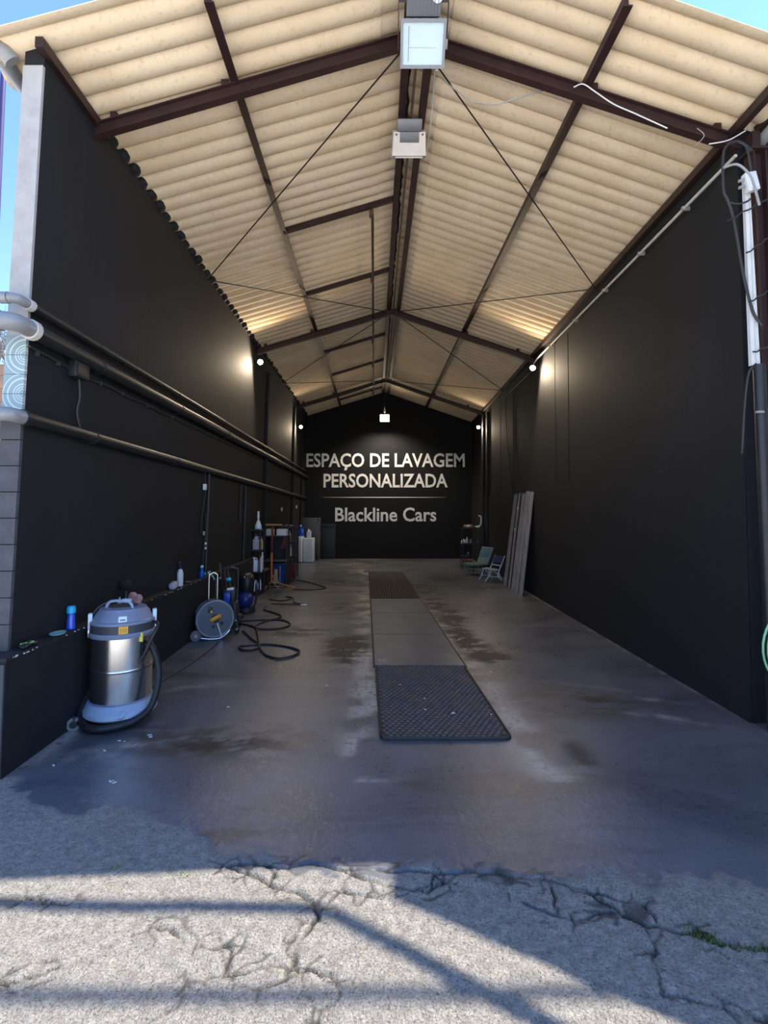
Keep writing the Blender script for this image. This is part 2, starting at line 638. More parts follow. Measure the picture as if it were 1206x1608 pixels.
def XR(y, z=0.0):
    return 2.69 + 0.01 * (y - 3.6) + 0.01 * z


def XRIDGE(y):
    return 0.245 - 0.0185 * (y - 3.81)


SL, SR = 0.305, 0.345          # roof slopes
ZRAF = 5.20                    # underside of the rafters at the ridge
ZSHEET = 5.372                  # underside of the sheets at the ridge


def zl(x, y, z0=ZSHEET):
    return z0 - SL * (XRIDGE(y) - x)


def zr(x, y, z0=ZSHEET):
    return z0 - SR * (x - XRIDGE(y))

# ================================================================ FLOOR AND GROUND
CRACKS = [
    [(-0.728, 2.304), (-0.624, 2.328), (-0.451, 2.304), (-0.317, 2.332), (-0.173, 2.292), (-0.008, 2.288), (0.157, 2.288), (0.375, 2.28), (0.533, 2.254), (0.689, 2.235), (0.828, 2.181), (0.895, 2.096), (0.94, 2.033), (1.037, 1.989), (1.15, 1.96), (1.182, 1.919), (1.359, 1.892), (1.9, 1.83), (2.7, 1.85)],
    [(-0.689, 2.312), (-0.486, 2.217), (-0.345, 2.163), (-0.254, 2.064), (-0.27, 2.003), (-0.313, 1.905), (-0.32, 1.817), (-0.342, 1.77), (-0.421, 1.747)],
    [(-0.254, 2.064), (-0.189, 2.163), (-0.008, 2.129)],
    [(0.549, 2.113), (0.675, 2.039), (0.74, 2.018), (0.881, 2.064), (0.943, 2.039)],
    [(-0.632, 1.759), (-0.644, 1.683), (-0.705, 1.643), (-0.756, 1.60), (-0.9, 1.5)],
    [(-0.32, 1.817), (-0.177, 1.793), (-0.139, 1.725), (-0.203, 1.663), (-0.2, 1.5)],
    [(-0.173, 2.292), (-0.088, 2.235), (0.097, 2.181), (0.2, 2.2), (0.211, 2.28)],
    [(0.211, 2.28), (0.258, 2.217), (0.174, 2.163), (0.097, 2.181)],
    [(-1.258, 1.759), (-1.191, 1.781), (-1.108, 1.817)],
    [(0.894, 1.725), (0.997, 1.694), (1.076, 1.663), (1.164, 1.634), (1.5, 1.6)],
    [(-0.885, 1.989), (-0.782, 1.968), (-0.716, 1.919)],
    [(0.689, 2.235), (0.675, 2.113), (0.675, 2.039)],
    [(-0.632, 1.759), (-0.539, 1.793), (-0.536, 1.892), (-0.61, 1.946)],
    [(-1.542, 2.136), (-1.38, 2.122), (-1.244, 2.109)],
    [(-0.486, 2.217), (-0.46, 2.25), (-0.451, 2.304)],
    [(-0.32, 1.817), (-0.40, 1.83), (-0.47, 1.80), (-0.539, 1.793)],
    [(1.037, 1.989), (0.98, 1.93), (0.93, 1.86), (0.92, 1.79), (0.894, 1.725)],
    [(1.30, 1.70), (1.37, 1.72), (1.45, 1.70), (1.42, 1.66), (1.33, 1.665), (1.30, 1.70)],
    [(0.828, 2.181), (0.90, 2.15), (1.02, 2.10), (1.037, 1.989)],
]
PAINT_EDGE = [(-4.0, 3.3), (-2.6, 3.1), (-2.21, 3.0), (-1.82, 2.77), (-1.53, 2.73), (-1.12, 2.63), (-0.86, 2.53), (-0.73, 2.35), (-0.28, 2.28), (0.26, 2.27), (0.58, 2.23), (0.92, 2.22), (1.27, 2.23), (1.44, 2.2), (1.7, 2.25), (2.4, 2.5), (4, 2.7)]


def seg_dist(X, Y, a, b_):
    ax, ay = a
    bx, by = b_
    dx, dy = bx - ax, by - ay
    t = np.clip(((X - ax) * dx + (Y - ay) * dy) / (dx * dx + dy * dy + 1e-9), 0, 1)
    return np.hypot(X - ax - t * dx, Y - ay - t * dy)


def jitter(pl, amp=0.012, it=3):
    r = random.Random(len(pl) * 31 + int(pl[0][0] * 1000))
    for k in range(it):
        out = [pl[0]]
        for a, b_ in zip(pl, pl[1:]):
            m_ = ((a[0] + b_[0]) / 2 + r.uniform(-amp, amp), (a[1] + b_[1]) / 2 + r.uniform(-amp, amp))
            out += [m_, b_]
        pl = out
        amp *= 0.55
    return pl


def value_noise(X, Y, cell, seed):
    r = np.random.RandomState(seed)
    g = r.rand(256, 256)
    u, v = X / cell + 700, Y / cell + 700
    i, j = np.floor(u).astype(int), np.floor(v).astype(int)
    fu, fv = u - i, v - j
    fu, fv = fu * fu * (3 - 2 * fu), fv * fv * (3 - 2 * fv)
    q = lambda a, b_: g[a % 256, b_ % 256]
    return (q(i, j) * (1 - fu) + q(i + 1, j) * fu) * (1 - fv) + (q(i, j + 1) * (1 - fu) + q(i + 1, j + 1) * fu) * fv


def grid_mesh(name, xs, ys, zfun, attrs):
    X, Y = np.meshgrid(xs, ys)
    Z = zfun(X, Y)
    nx, ny = len(xs), len(ys)
    co = np.stack([X.ravel(), Y.ravel(), Z.ravel()], 1)
    idx = np.arange(nx * ny).reshape(ny, nx)
    q = np.stack([idx[:-1, :-1].ravel(), idx[:-1, 1:].ravel(), idx[1:, 1:].ravel(), idx[1:, :-1].ravel()], 1)
    me = bpy.data.meshes.new(name)
    me.vertices.add(len(co))
    me.vertices.foreach_set('co', co.astype(np.float32).ravel())
    me.loops.add(q.size)
    me.loops.foreach_set('vertex_index', q.astype(np.int32).ravel())
    me.polygons.add(len(q))
    me.polygons.foreach_set('loop_start', np.arange(0, q.size, 4, dtype=np.int32))
    me.polygons.foreach_set('loop_total', np.full(len(q), 4, dtype=np.int32))
    me.update()
    me.validate()
    for k, f in attrs.items():
        a = me.attributes.new(k, 'FLOAT', 'POINT')
        a.data.foreach_set('value', f(X, Y).astype(np.float32).ravel())
    me.materials.append(MATS['floor_concrete'])
    me.shade_smooth()
    o = bpy.data.objects.new(name, me)
    COL.objects.link(o)
    o['kind'] = 'structure'
    return o


_cr = {}


def crack_field(X, Y):
    key = (X.shape, float(X[0, 0]), float(Y[0, 0]))
    if key in _cr:
        return _cr[key]
    D = np.full(X.shape, 9.0)
    for k, pl in enumerate(CRACKS):
        wd = 1.0 if k < 2 else 1.5
        pl = jitter(pl)
        for a, b_ in zip(pl, pl[1:]):
            x0, x1 = min(a[0], b_[0]) - .05, max(a[0], b_[0]) + .05
            y0, y1 = min(a[1], b_[1]) - .05, max(a[1], b_[1]) + .05
            jx = np.where((X[0] >= x0) & (X[0] <= x1))[0]
            jy = np.where((Y[:, 0] >= y0) & (Y[:, 0] <= y1))[0]
            if len(jx) == 0 or len(jy) == 0:
                continue
            sl = np.s_[jy[0]:jy[-1] + 1, jx[0]:jx[-1] + 1]
            D[sl] = np.minimum(D[sl], wd * seg_dist(X[sl], Y[sl], a, b_))
    # fine network of hairline cracks round the main one
    r = np.random.RandomState(4)
    pts = np.stack([r.uniform(-2.8, 2.8, 520), r.uniform(1.2, 2.6, 520)], 1)
    d1 = np.full(X.shape, 9.0)
    d2 = np.full(X.shape, 9.0)
    Xw = X + 0.05 * (value_noise(X, Y, 0.06, 1) - .5)
    Yw = Y + 0.05 * (value_noise(X, Y, 0.06, 2) - .5)
    for px, py in pts:
        jx = np.where(np.abs(X[0] - px) < .35)[0]
        jy = np.where(np.abs(Y[:, 0] - py) < .35)[0]
        if len(jx) == 0 or len(jy) == 0:
            continue
        sl = np.s_[jy[0]:jy[-1] + 1, jx[0]:jx[-1] + 1]
        d = np.hypot(Xw[sl] - px, Yw[sl] - py)
        a, b_ = d1[sl], d2[sl]
        d2[sl] = np.minimum(np.maximum(a, d), b_)
        d1[sl] = np.minimum(a, d)
    near = np.exp(-(D / 0.17) ** 2) * (value_noise(X, Y, 0.15, 9) > 0.30)
    hair = np.clip(1.2 - (d2 - d1) / 0.011, 0, 1) * near
    main = np.clip(1.25 - D / 0.009, 0, 1) * np.clip(value_noise(X, Y, 0.08, 3) * 1.6, .35, 1)
    _cr[key] = (np.clip(main, 0, 1), hair)
    return _cr[key]


def paint_field(X, Y):
    px = np.array([p[0] for p in PAINT_EDGE])
    py = np.array([p[1] for p in PAINT_EDGE])
    e = np.interp(X, px, py)
    wob = 0.16 * (value_noise(X, Y, 0.18, 11) - .5) + 0.08 * (value_noise(X, Y, 0.05, 12) - .5)
    soft = 0.10
    return np.clip(0.5 + (Y + wob - e) / (2 * soft), 0, 1)


def worn_field(X, Y):
    xl = -0.03 - 0.0362 * (Y - 3.52)
    xr = 0.87 - 0.0437 * (Y - 3.52)
    near = np.exp(-((X - xl + .10) / 0.15) ** 2) * (Y > 3.0) * (Y < 13.5)
    near2 = np.exp(-((X - xr - .09) / 0.14) ** 2) * (Y > 3.0) * (Y < 9) * .75
    back = .35 * np.clip((Y - 8.5) / 3, 0, 1) * np.exp(-((X + .9) / .7) ** 2)
    n_ = value_noise(X, Y, 0.35, 21) * .6 + value_noise(X, Y, 0.12, 22) * .4
    fy = 0.35 + 0.65 * value_noise(X * .2, Y, 0.9, 23)
    wl = 0.9 * np.exp(-((X - XL(Y) - 0.16) / 0.07) ** 2) * (Y < 4.2)
    wrt = 1.1 * np.exp(-((X - XR(Y) + 0.03) / 0.035) ** 2)
    for x, y, sx, sy in ((2.25, 4.25, .35, .05), (2.45, 3.75, .25, .05), (2.0, 3.95, .3, .04), (1.75, 4.6, .3, .05), (-1.7, 3.45, .3, .06), (-1.95, 3.25, .2, .06), (-1.6, 4.6, .3, .06), (2.62, 3.62, .12, .04)):
        wrt = np.maximum(wrt, .9 * np.exp(-((X - x) / sx) ** 2 - ((Y - y + .35 * (X - x) * (1 if x > 0 else -1)) / sy) ** 2))
    n3 = value_noise(X, Y, 0.07, 51)
    wl = wl + wrt * np.clip(n3 * 2 - .5, 0, 1)
    return np.clip((near + near2 + back) * np.clip(n_ * 4.5 - 1.7, 0, 1) * (.35 + fy) * 1.0 + wl * n_ * 1.2, 0, 1)


STAINS = [(-.42, 5.9, .22, .45, .8), (-.36, 5.5, .12, .3, .6), (.95, 6.6, .14, .5, .8), (1.02, 6.0, .16, .35, .8), (1.12, 5.5, .2, .2, .7), (.95, 7.6, .22, .5, .7), (.85, 8.6, .2, .6, .6),
          (.8, 10.3, .5, .8, .5), (-.9, 11.0, .6, .5, .35), (1.25, 3.3, .10, .4, .25), (-1.2, 3.5, .5, .25, .35), (1.6, 4.2, .5, .3, .3), (-.55, 8.3, .3, .5, .4), (-1.2, 6.6, .5, .3, .3)]


def stain_field(X, Y):
    f = np.zeros(X.shape)
    for x, y, sx, sy, a in STAINS:
        f = np.maximum(f, a * np.exp(-((X - x) / sx) ** 2 - ((Y - y) / sy) ** 2))
    n_ = .5 * value_noise(X * 1.2, Y * 2.6, .30, 41) + .3 * value_noise(X * 1.5, Y * 3, .12, 42) + .2 * value_noise(X * 2, Y * 3, .06, 43)
    return np.clip(f * 3.2 * np.clip((n_ - .36) * 5, 0, 1), 0, .95)


def ground_z(X, Y):
    main, hair = crack_field(X, Y)
    pf = paint_field(X, Y)
    rough = (value_noise(X, Y, 0.02, 31) - .5) * 0.005 + (value_noise(X, Y, 0.25, 32) - .5) * 0.008
    z = -0.018 * main - 0.004 * hair + rough * (1 - pf * .8)
    # flush with the coarse planes round it
    ed = np.minimum(np.minimum(X - XA, XB - X), np.minimum(Y - YA, YB - Y))
    return z * np.clip(ed / 0.08, 0, 1)


XA, XB, YA, YB = -2.75, 2.75, 1.25, 2.95
gx = np.linspace(XA, XB, 620)
gy = np.linspace(YA, YB, 200)
grid_mesh('ground_apron', gx, gy, ground_z, {
    'paint': paint_field,
    'crack': lambda X, Y: np.clip(crack_field(X, Y)[0] + .85 * crack_field(X, Y)[1], 0, 1),
    'worn': lambda X, Y: np.zeros(X.shape)})
zero = lambda X, Y: np.zeros(X.shape)
grid_mesh('floor', np.linspace(XA, 3.2, 190), np.linspace(YB, FAR + .3, 430), zero,
          {'paint': lambda X, Y: np.maximum(paint_field(X, Y), np.clip((Y - 3) / .3, 0, 1)), 'crack': zero, 'worn': worn_field, 'stain': stain_field})
for nm, x0, x1, y0, y1 in (('ground_yard', -40, 40, -45, YA), ('ground_side', -40, XA, YA, 40), ('ground_side_right', XB, 40, YA, YB), ('ground_far', 3.2, 40, YB, 40)):
    o = grid_mesh(nm, np.linspace(x0, x1, 3), np.linspace(y0, y1, 3), zero, {'paint': zero, 'crack': zero, 'worn': zero})
    o.data.materials[0] = MATS['yard_bounce_concrete']

# ---- moss and weeds in the crack
mb = MB()
for i in range(420):
    if rnd.random() < .6:
        x, y = rnd.gauss(1.165, .022), rnd.gauss(1.94, .016)
        x += (y - 1.94) * -.6
    else:
        x = rnd.uniform(1.22, 1.5)
        y = 1.893 + rnd.gauss(0, .009)
    h = rnd.uniform(.004, .012)
    a = rnd.uniform(0, 6.28)
    d = Vector((math.cos(a), math.sin(a), 0)) * rnd.uniform(.004, .009)
    mb.add([(x - d.x, y - d.y, -.006), (x + d.x, y + d.y, -.006), (x + d.y * .6, y - d.x * .6, h)], [(0, 1, 2)])
mb.solo('moss', 'moss', 'olive moss filling the crack in the pale concrete at right', 'moss', kind='stuff', smooth=False)
for (wx, wy, lab) in ((-1.17, 2.305, 'small green weed sprouting at the shaded edge of the pale concrete'),
                      (-0.85, 2.255, 'tiny weed tuft in the sunlit strip of concrete')):
    mb = MB()
    for i in range(14):
        a = rnd.uniform(0, 6.28)
        l_ = rnd.uniform(.012, .03)
        p = Vector((wx + rnd.uniform(-.025, .025), wy + rnd.uniform(-.012, .012), -.004))
        tip = p + Vector((math.cos(a) * l_, math.sin(a) * l_, l_ * .7))
        s = Vector((-math.sin(a), math.cos(a), 0)) * .003
        mb.add([p - s, p + s, tip], [(0, 1, 2)])
    mb.solo('weed', 'weed_green', lab, 'weed', smooth=False)
# ---- light crumbs lying about
mb = MB()
spots = [(.17, 4.53), (.31, 4.22), (.33, 4.02), (.52, 3.95), (.78, 3.93), (1.02, 5.0), (-1.8, 3.35), (-1.75, 3.52), (-1.62, 3.6), (-2.0, 3.2), (1.3, 12.2), (1.45, 9.9), (-.18, 7.3),
         (-.02, 5.3), (.02, 5.3), (-.95, 8.1), (.9, 6.2), (1.0, 5.2), (-1.3, 6.3), (-1.2, 4.1), (-.5, 4.6), (-1.55, 3.0)]
for (x, y) in spots:
    z0 = .022 if (-.05 < x < .87 and 3.52 < y < 9) else .0005
    for k in range(rnd.randint(1, 3)):
        a = rnd.uniform(0, 3.1)
        l_, b2 = rnd.uniform(.004, .014), rnd.uniform(.003, .006)
        mb.box((x + rnd.uniform(-.03, .03), y + rnd.uniform(-.03, .03), z0 + .002), (l_ * 2, b2 * 2, .004), Matrix.Rotation(a, 3, 'Z'))
mb.solo('litter', 'litter', 'pale crumbs and flakes strewn over the dark floor', 'litter', kind='stuff', smooth=False)

# ================================================================ WALLS
TH = 0.13


def wall_quad(mb, f, y0, y1, z0, z1a, z1b, th, n_=1):
    """wall following x = f(y, z) between two stations; th is the signed thickness in x"""
    p = [(f(y0, z0), y0, z0), (f(y0, z0) + th, y0, z0), (f(y1, z0) + th, y1, z0), (f(y1, z0), y1, z0),
         (f(y0, z1a), y0, z1a), (f(y0, z1a) + th, y0, z1a), (f(y1, z1b) + th, y1, z1b), (f(y1, z1b), y1, z1b)]
    mb.hexa(p)


mb = MB()
wall_quad(mb, XL, FRONT, FAR + .2, 0, zl(XL(FRONT, 4.4), FRONT) - .01, zl(XL(FAR, 4.4), FAR) - .01, -TH)
wl = mb.solo('wall_left', 'wall_black', kind='structure', recentre=False)
mb = MB()
wall_quad(mb, XR, 3.80, FAR + .2, 0, zr(XR(3.8, 4.3), 3.8) - .01, zr(XR(FAR, 4.3), FAR) - .01, .25)
wr = mb.solo('wall_right', 'wall_black', kind='structure', recentre=False)
# lower skin of the right wall, one finger proud
mb = MB()
wall_quad(mb, lambda y, z: XR(y, z) - .022, 3.81, FAR, 0, 1.95, 1.95, .02)
mb.part('lower_render', 'wall_black', wr)
# back wall with its gable
mb = MB()
yb = FAR
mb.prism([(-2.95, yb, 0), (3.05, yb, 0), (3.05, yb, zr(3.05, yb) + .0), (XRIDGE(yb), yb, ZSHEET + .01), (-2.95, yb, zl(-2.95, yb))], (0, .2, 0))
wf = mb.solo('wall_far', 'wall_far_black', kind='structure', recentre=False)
# pilasters in the left and right wall behind the lamps
for y, s in ((T2 + .9, 'L'), (T3 - .75, 'L'), (T3 + .9, 'L'), (13.6, 'R'), (14.2, 'R')):
    mb = MB()
    if s == 'L':
        wall_quad(mb, lambda yy, z: XL(yy, z) + .05, y, y + .16, .0, 4.35, 4.35, -.06)
        mb.part('pilaster', 'wall_black', wl)
    else:
        wall_quad(mb, lambda yy, z: XR(yy, z) - .06, y, y + .18, .0, 4.2, 4.2, .08)
        mb.part('pilaster', 'wall_black', wr)
# vertical joints on the right wall near the lamp, thin cover strips
for y in (7.55, 8.15, 10.95, 12.2):
    mb = MB()
    wall_quad(mb, lambda yy, z: XR(yy, z) - .004, y, y + .012, 1.95, 4.22, 4.22, .01)
    mb.part('joint_strip', 'wall_black', wr)
# front end of the left wall: render on top, glazed tiles, painted blocks below
ye = FRONT


def end_piece(name, z0, z1, m, gap=.002, proud=.012):
    mb = MB()
    x0, x1 = XL(ye, z0), XL(ye, z1)
    mb.hexa([(x0 - TH, ye - proud, z0 + gap), (x0, ye - proud, z0 + gap), (x0, ye + .01, z0 + gap), (x0 - TH, ye + .01, z0 + gap),
             (x1 - TH, ye - proud, z1 - gap), (x1, ye - proud, z1 - gap), (x1, ye + .01, z1 - gap), (x1 - TH, ye + .01, z1 - gap)])
    return mb


end_piece('x', 2.66, 4.47, 0).part('end_render', 'bare_render', wl)
for k in range(5):                      # four tiles and a cut one
    z0 = 2.16 + .125 * k
    mb = end_piece('x', z0, min(z0 + .125, 2.66), 0, .0015, .014)
    # centre of the rings sits on every second joint, at the room-side edge
    zc = 2.16 + .125 * (2 * (k // 2) + 1) + (0 if k % 2 in (0, 1) else 0)
    xc = XL(ye, zc)
    mb.v = [(p[0] - xc, p[1] - ye, p[2] - zc) for p in mb.v]
    o = mb.part('tile', 'glazed_tile', wl)
    o.location = (xc, ye, zc)
for k in range(9):
    end_piece('x', .68 + .164 * k, .68 + .164 * (k + 1), 0, .003, .013 + .002 * (k % 3)).part('block', 'grey_block', wl)
# low plinth along the left wall
LEDGE_END = 9.3
LO = lambda y, z=0.0: -2.205 - 0.0255 * (y - 3)
mb = MB()
mb.hexa([(XL(3.03) - TH, 3.03, 0), (LO(3.03), 3.03, 0), (LO(LEDGE_END), LEDGE_END, 0), (XL(LEDGE_END), LEDGE_END, 0),
         (XL(3.03) - TH, 3.03, .672), (LO(3.03), 3.03, .672), (LO(LEDGE_END), LEDGE_END, .672), (XL(LEDGE_END), LEDGE_END, .672)])
pl_ = mb.part('plinth', 'wall_black', wl)
mb = MB()
ys = np.linspace(3.02, LEDGE_END, 150)
prev = None
for k, y in enumerate(ys):
    e = LO(y) + .004 + rnd.uniform(-.006, .004)
    z1 = .684 + rnd.uniform(-.002, .002)
    cur = [(XL(y, .68) - (.0 if y > 3.2 else TH), y, .668), (e, y, .668), (e - .002, y, z1), (XL(y, .68) - (.0 if y > 3.2 else TH), y, .684)]
    o0 = len(mb.v)
    mb.v += cur
    if prev is not None:
        for a in range(4):
            b_ = (a + 1) % 4
            mb.f.append((prev + a, prev + b_, o0 + b_, o0 + a))
    else:
        mb.f.append((o0, o0 + 1, o0 + 2, o0 + 3))
    prev = o0
mb.f.append((prev + 3, prev + 2, prev + 1, prev))
mb.part('plinth_cap', 'wall_black_chipped', wl)
mb = MB()
for k in range(46):                    # flakes where the paint has come off the edge
    y = 3.05 + 6.2 * rnd.random() ** 1.6
    mb.box((LO(y) + .004, y, .678 + rnd.uniform(-.006, .005)), (.006, rnd.uniform(.006, .026), rnd.uniform(.003, .008)))
mb.part('edge_flakes', 'litter', wl, smooth=False, kind='stuff')
mb = MB()
mb.box(((XL(3.03) - TH + LO(3.03)) / 2, 3.022, .33), (LO(3.03) - XL(3.03) + TH - .01, .012, .64))
mb.part('plinth_end_render', 'grey_block', wl)

# neighbour's wall outside on the left, with bricks where it shows
nb = setting('wall_neighbour_left', (-3.9, 4.62, 0))
MB().box((0, .1, 1.42), (2.2, .18, 2.84)).part('mortar_bed', 'mortar', nb)
me_brick = MB().box((0, 0, 0), (.225, .03, .105), bev=.004).mesh('brick', 'brick')
for r_ in range(9):
    for c_ in range(5):
        share(me_brick, 'brick', nb, (-.15 + .24 * c_ + (.12 if r_ % 2 else 0), 0.002 + .003 * ((r_ + c_) % 3), 1.86 + .122 * r_))
# unseen wall on the right, added and raked to cast the diagonal ground shadow
mb = MB()
mb.prism([(3.02, 0.39, 0), (3.02, 3.9, 0), (3.02, 3.9, 4.6), (3.02, 2.935, 4.6)], (.18, 0, 0))
mb.solo('wall_shadow_right', 'bounce_wall', kind='structure', recentre=False)

# ================================================================ ROOF
ceil = setting('ceiling', (0, 0, 0))
PITCH = 0.1835
NW = 6
SW = PITCH * NW
AMP = 0.058


def wave(t):
    c = abs(math.cos(math.pi * t))
    return -AMP * (c ** 0.52) if c > 1e-6 else 0.0


def sheet_mesh(name, a0, a1, slope, sgn, tops=0.0, waves=NW, m='fibre_cement'):
    """corrugated sheet, local origin on the ridge line; a0..a1 is the horizontal run from the ridge"""
    mb = MB()
    N = 18
    th = .007
    ts = [(-0.5 * 0.08) + (waves + .08) * k / (waves * N) for k in range(waves * N + 1)]
    rows = []
    for t in ts:
        z = wave(t) + AMP
        y = t * PITCH
        rows.append([(sgn * a0, y, z - slope * a0 + tops), (sgn * a1, y, z - slope * a1 + tops),
                     (sgn * a1, y, z - slope * a1 + tops + th), (sgn * a0, y, z - slope * a0 + tops + th)])
    for k, r_ in enumerate(rows):
        mb.v += r_
        if k:
            o0, o1 = 4 * (k - 1), 4 * k
            for a in range(4):
                b_ = (a + 1) % 4
                mb.f.append((o0 + a, o0 + b_, o1 + b_, o1 + a))
    mb.f.append((0, 1, 2, 3))
    n_ = 4 * (len(rows) - 1)
    mb.f.append((n_ + 3, n_ + 2, n_ + 1, n_))
    return mb.mesh(name, m)


RZ = math.atan(0.0185)
Y0R = 3.07
NS = 13
meshes = [('roof_sheet', sheet_mesh('roof_sheet', .27, 1.52, SL, -1, .004)), ('roof_sheet', sheet_mesh('roof_sheet', 1.38, 2.86, SL, -1)),
          ('roof_sheet', sheet_mesh('roof_sheet', .27, 1.44, SR, 1, .004)), ('roof_sheet', sheet_mesh('roof_sheet', 1.30, 2.93, SR, 1)),
          ('ridge_cap', sheet_mesh('ridge_cap', .0, .45, SL, -1, .014)), ('ridge_cap', sheet_mesh('ridge_cap', .0, .45, SR, 1, .014))]
for k in range(NS):
    y = Y0R + k * SW
    for nm, me in meshes:
        share(me, nm, ceil, (XRIDGE(y), y, ZSHEET), (0, 0, RZ))

# ---- steel: rafters


def ibeam(mb, p0, p1, d, wd, tf=.011, tw=.008):
    p0, p1 = Vector(p0), Vector(p1)
    up = Vector((0, 0, 1))
    ax = (p1 - p0).normalized()
    u = (up - ax * up.dot(ax)).normalized()
    mb.bar(p0 + u * tf / 2, p1 + u * tf / 2, wd, tf)
    mb.bar(p0 + u * (d - tf / 2), p1 + u * (d - tf / 2), wd, tf)
    mb.bar(p0 + u * (tf - .001), p1 + u * (tf - .001), tw, .002)
    mb.bar(p0 + u * d / 2, p1 + u * d / 2, tw, d - 2 * tf)
    return mb


rl = [('front', 'nearest one, at the big floodlight'), ('middle', 'second one back'), ('rear', 'third one, near the lettering')]
cleat_me = MB().box((0, 0, .0275), (.05, .03, .055)).mesh('purlin_cleat', 'maroon_steel')
for k, T in enumerate((T1, T2, T3)):
    x0 = XRIDGE(T)
    for s in (-1, 1):
        xe = XL(T, 4.4) - .02 if s < 0 else XR(T, 4.3) + .02
        sl = SL if s < 0 else SR
        ze = ZRAF - sl * abs(xe - x0)
        side = 'left' if s < 0 else 'right'
        t = thing('rafter', 'maroon steel rafter on the %s roof slope, %s' % (side, rl[k][1]), 'rafter', (x0, T, ZRAF), group='steel rafters')
        ibeam(MB(), (0, 0, 0), (xe - x0, 0, ze - ZRAF), .104, .062, .009, .007).part('beam', 'maroon_steel', t)
        MB().box((s * .06, 0, .056 - sl * .06), (.12, .075, .11), Matrix.Rotation(s * math.atan(sl), 3, 'Y')).part('ridge_plate', 'maroon_steel', t)
        a = 1.42 if s < 0 else 1.33
        share(cleat_me, 'purlin_cleat', t, (s * (a + .07), 0, .109 - sl * (a + .07)))
        share(cleat_me, 'purlin_cleat', t, (s * 2.35, 0, .109 - sl * 2.35))

# ---- purlins
Y1P = FAR - .005


def line_along(off, z, y0=3.16, y1=Y1P):
    return (XRIDGE(y0) + off, y0, z), (XRIDGE(y1) + off, y1, z)


def purlin(off, slope, label, wd=.036, ht=.062, name='purlin', y0=3.16):
    ztop = ZSHEET - slope * abs(off) - .002
    p0, p1 = line_along(off, ztop - ht / 2, y0)
    mb = MB().bar(p0, p1, wd, ht)
    mb.bar(Vector(p0) + Vector((.02, 0, -ht * .42)), Vector(p1) + Vector((.02, 0, -ht * .42)), wd * 1.4, .010)
    return mb.solo(name, 'maroon_steel', label, 'purlin', 'roof purlins')


purlin(-1.42, SL, 'dark steel purlin halfway up the left roof slope')
purlin(1.33, SR, 'dark steel purlin halfway up the right roof slope')
purlin(-.075, SL, 'dark steel ridge purlin on the left of the floodlights', .036, .085)
purlin(.115, SR, 'dark steel ridge purlin on the right of the floodlights', .036, .085)
mb = MB()
p0, p1 = line_along(.028, ZSHEET - .10)
mb.bar(p0, p1, .02, .05)
mb.solo('ridge_tray', 'rust_brown', 'narrow brown cable tray running up between the two ridge purlins', 'cable tray')
mb = MB()
pts = []
for k in range(200):
    y = 3.3 + 12.6 * k / 199
    pts.append((XRIDGE(y) - .02 + rnd.uniform(-.012, .012), y, ZSHEET - .05 + rnd.uniform(-.012, .012)))
mb.tube(pts, .013, 5)
mb.solo('ridge_seal', 'foam_black', 'ragged black foam strip stuffed along the ridge', 'foam strip')
# eave angles lying on the two walls
for s in (-1, 1):
    y0, y1 = 3.12, (3.95 if s < 0 else FAR - .01)
    f = (lambda y: (XL(y, 4.4) + .015, y, zl(XL(y, 4.4), y) - .045)) if s < 0 else (lambda y: (XR(y, 4.3) - .035, y, zr(XR(y, 4.3), y) - .05))
    MB().bar(f(y0), f(y1), .05, .07).solo('purlin', 'maroon_steel', 'dark steel eave angle along the top of the %s wall' % ('left' if s < 0 else 'right'), 'purlin', 'roof purlins')
lump_me = MB().sphere((0, 0, 0), .07, 10, 6, (.9, 1.05, .8)).mesh('mortar_lump', 'wall_black')
for k in range(70):
    y = Y0R + (k + 5.5) * PITCH
    if y > FAR - .1:
        break
    x = XL(y, 4.4)
    share(lump_me, 'mortar_lump', wl, (x - .022 + .010 * (k % 3), y, zl(x, y) + .012), (0, 0, .3 * (k % 4)), (1, .9 + .12 * (k % 3), .9 + .15 * (k % 2)))
# ---- short cross bars and the long rail on the left slope
for y, lab in ((5.95, 'nearest'), (7.75, 'second nearest'), (10.65, 'third'), (12.5, 'fourth'), (15.35, 'rearmost')):
    x0 = XRIDGE(y)
    zz = lambda off: ZSHEET - SL * off - .045
    t = thing('cross_bar', 'dark cross bar between ridge and mid purlin on left slope, %s from the front' % lab, 'bar', (x0, y, zz(0)), group='cross bars of the left slope')
    MB().bar((-.06, 0, -SL * .06), (-1.42, 0, -SL * 1.42), .045, .06).part('bar', 'maroon_steel', t)
    MB().box((-.36, .05, -SL * .36 - .055), (.05, .07, .10)).part('bracket', 'rust_brown', t)
mb = MB()
mb.tube([(XRIDGE(y) - .345, y, ZSHEET - SL * .345 - .125) for y in np.linspace(6.0, 16.2, 8)], .018, 6)
mb.solo('rail', 'dark_rod', 'slim dark rail hanging beneath the cross bars left of the ridge', 'rail')

# ---- diagonal tie rods
for nm, ya, ym, yb_ in (('front', T1 + .1, 6.4, T2 - .1), ('middle', T2 + .1, 11.75, T3 - .1)):
    for s in (-1, 1):
        side = 'left' if s < 0 else 'right'
        sl = SL if s < 0 else SR
        xe = XL(ym, 4.4) + .03 if s < 0 else XR(ym, 4.3) - .04
        pe = Vector((xe, ym, ZRAF + .06 - sl * abs(xe - XRIDGE(ym))))
        for w_, yy in (('forward', ya), ('backward', yb_)):
            pr = Vector((XRIDGE(yy) + s * .12, yy, ZRAF + .06 - sl * .12))
            MB().cyl(pr, pe, .0075, seg=6).solo('tie_rod', 'dark_rod', 'thin %s tie rod of the %s bay slanting %s from the %s eave' % (side, nm, w_, side), 'tie rod', 'roof tie rods')

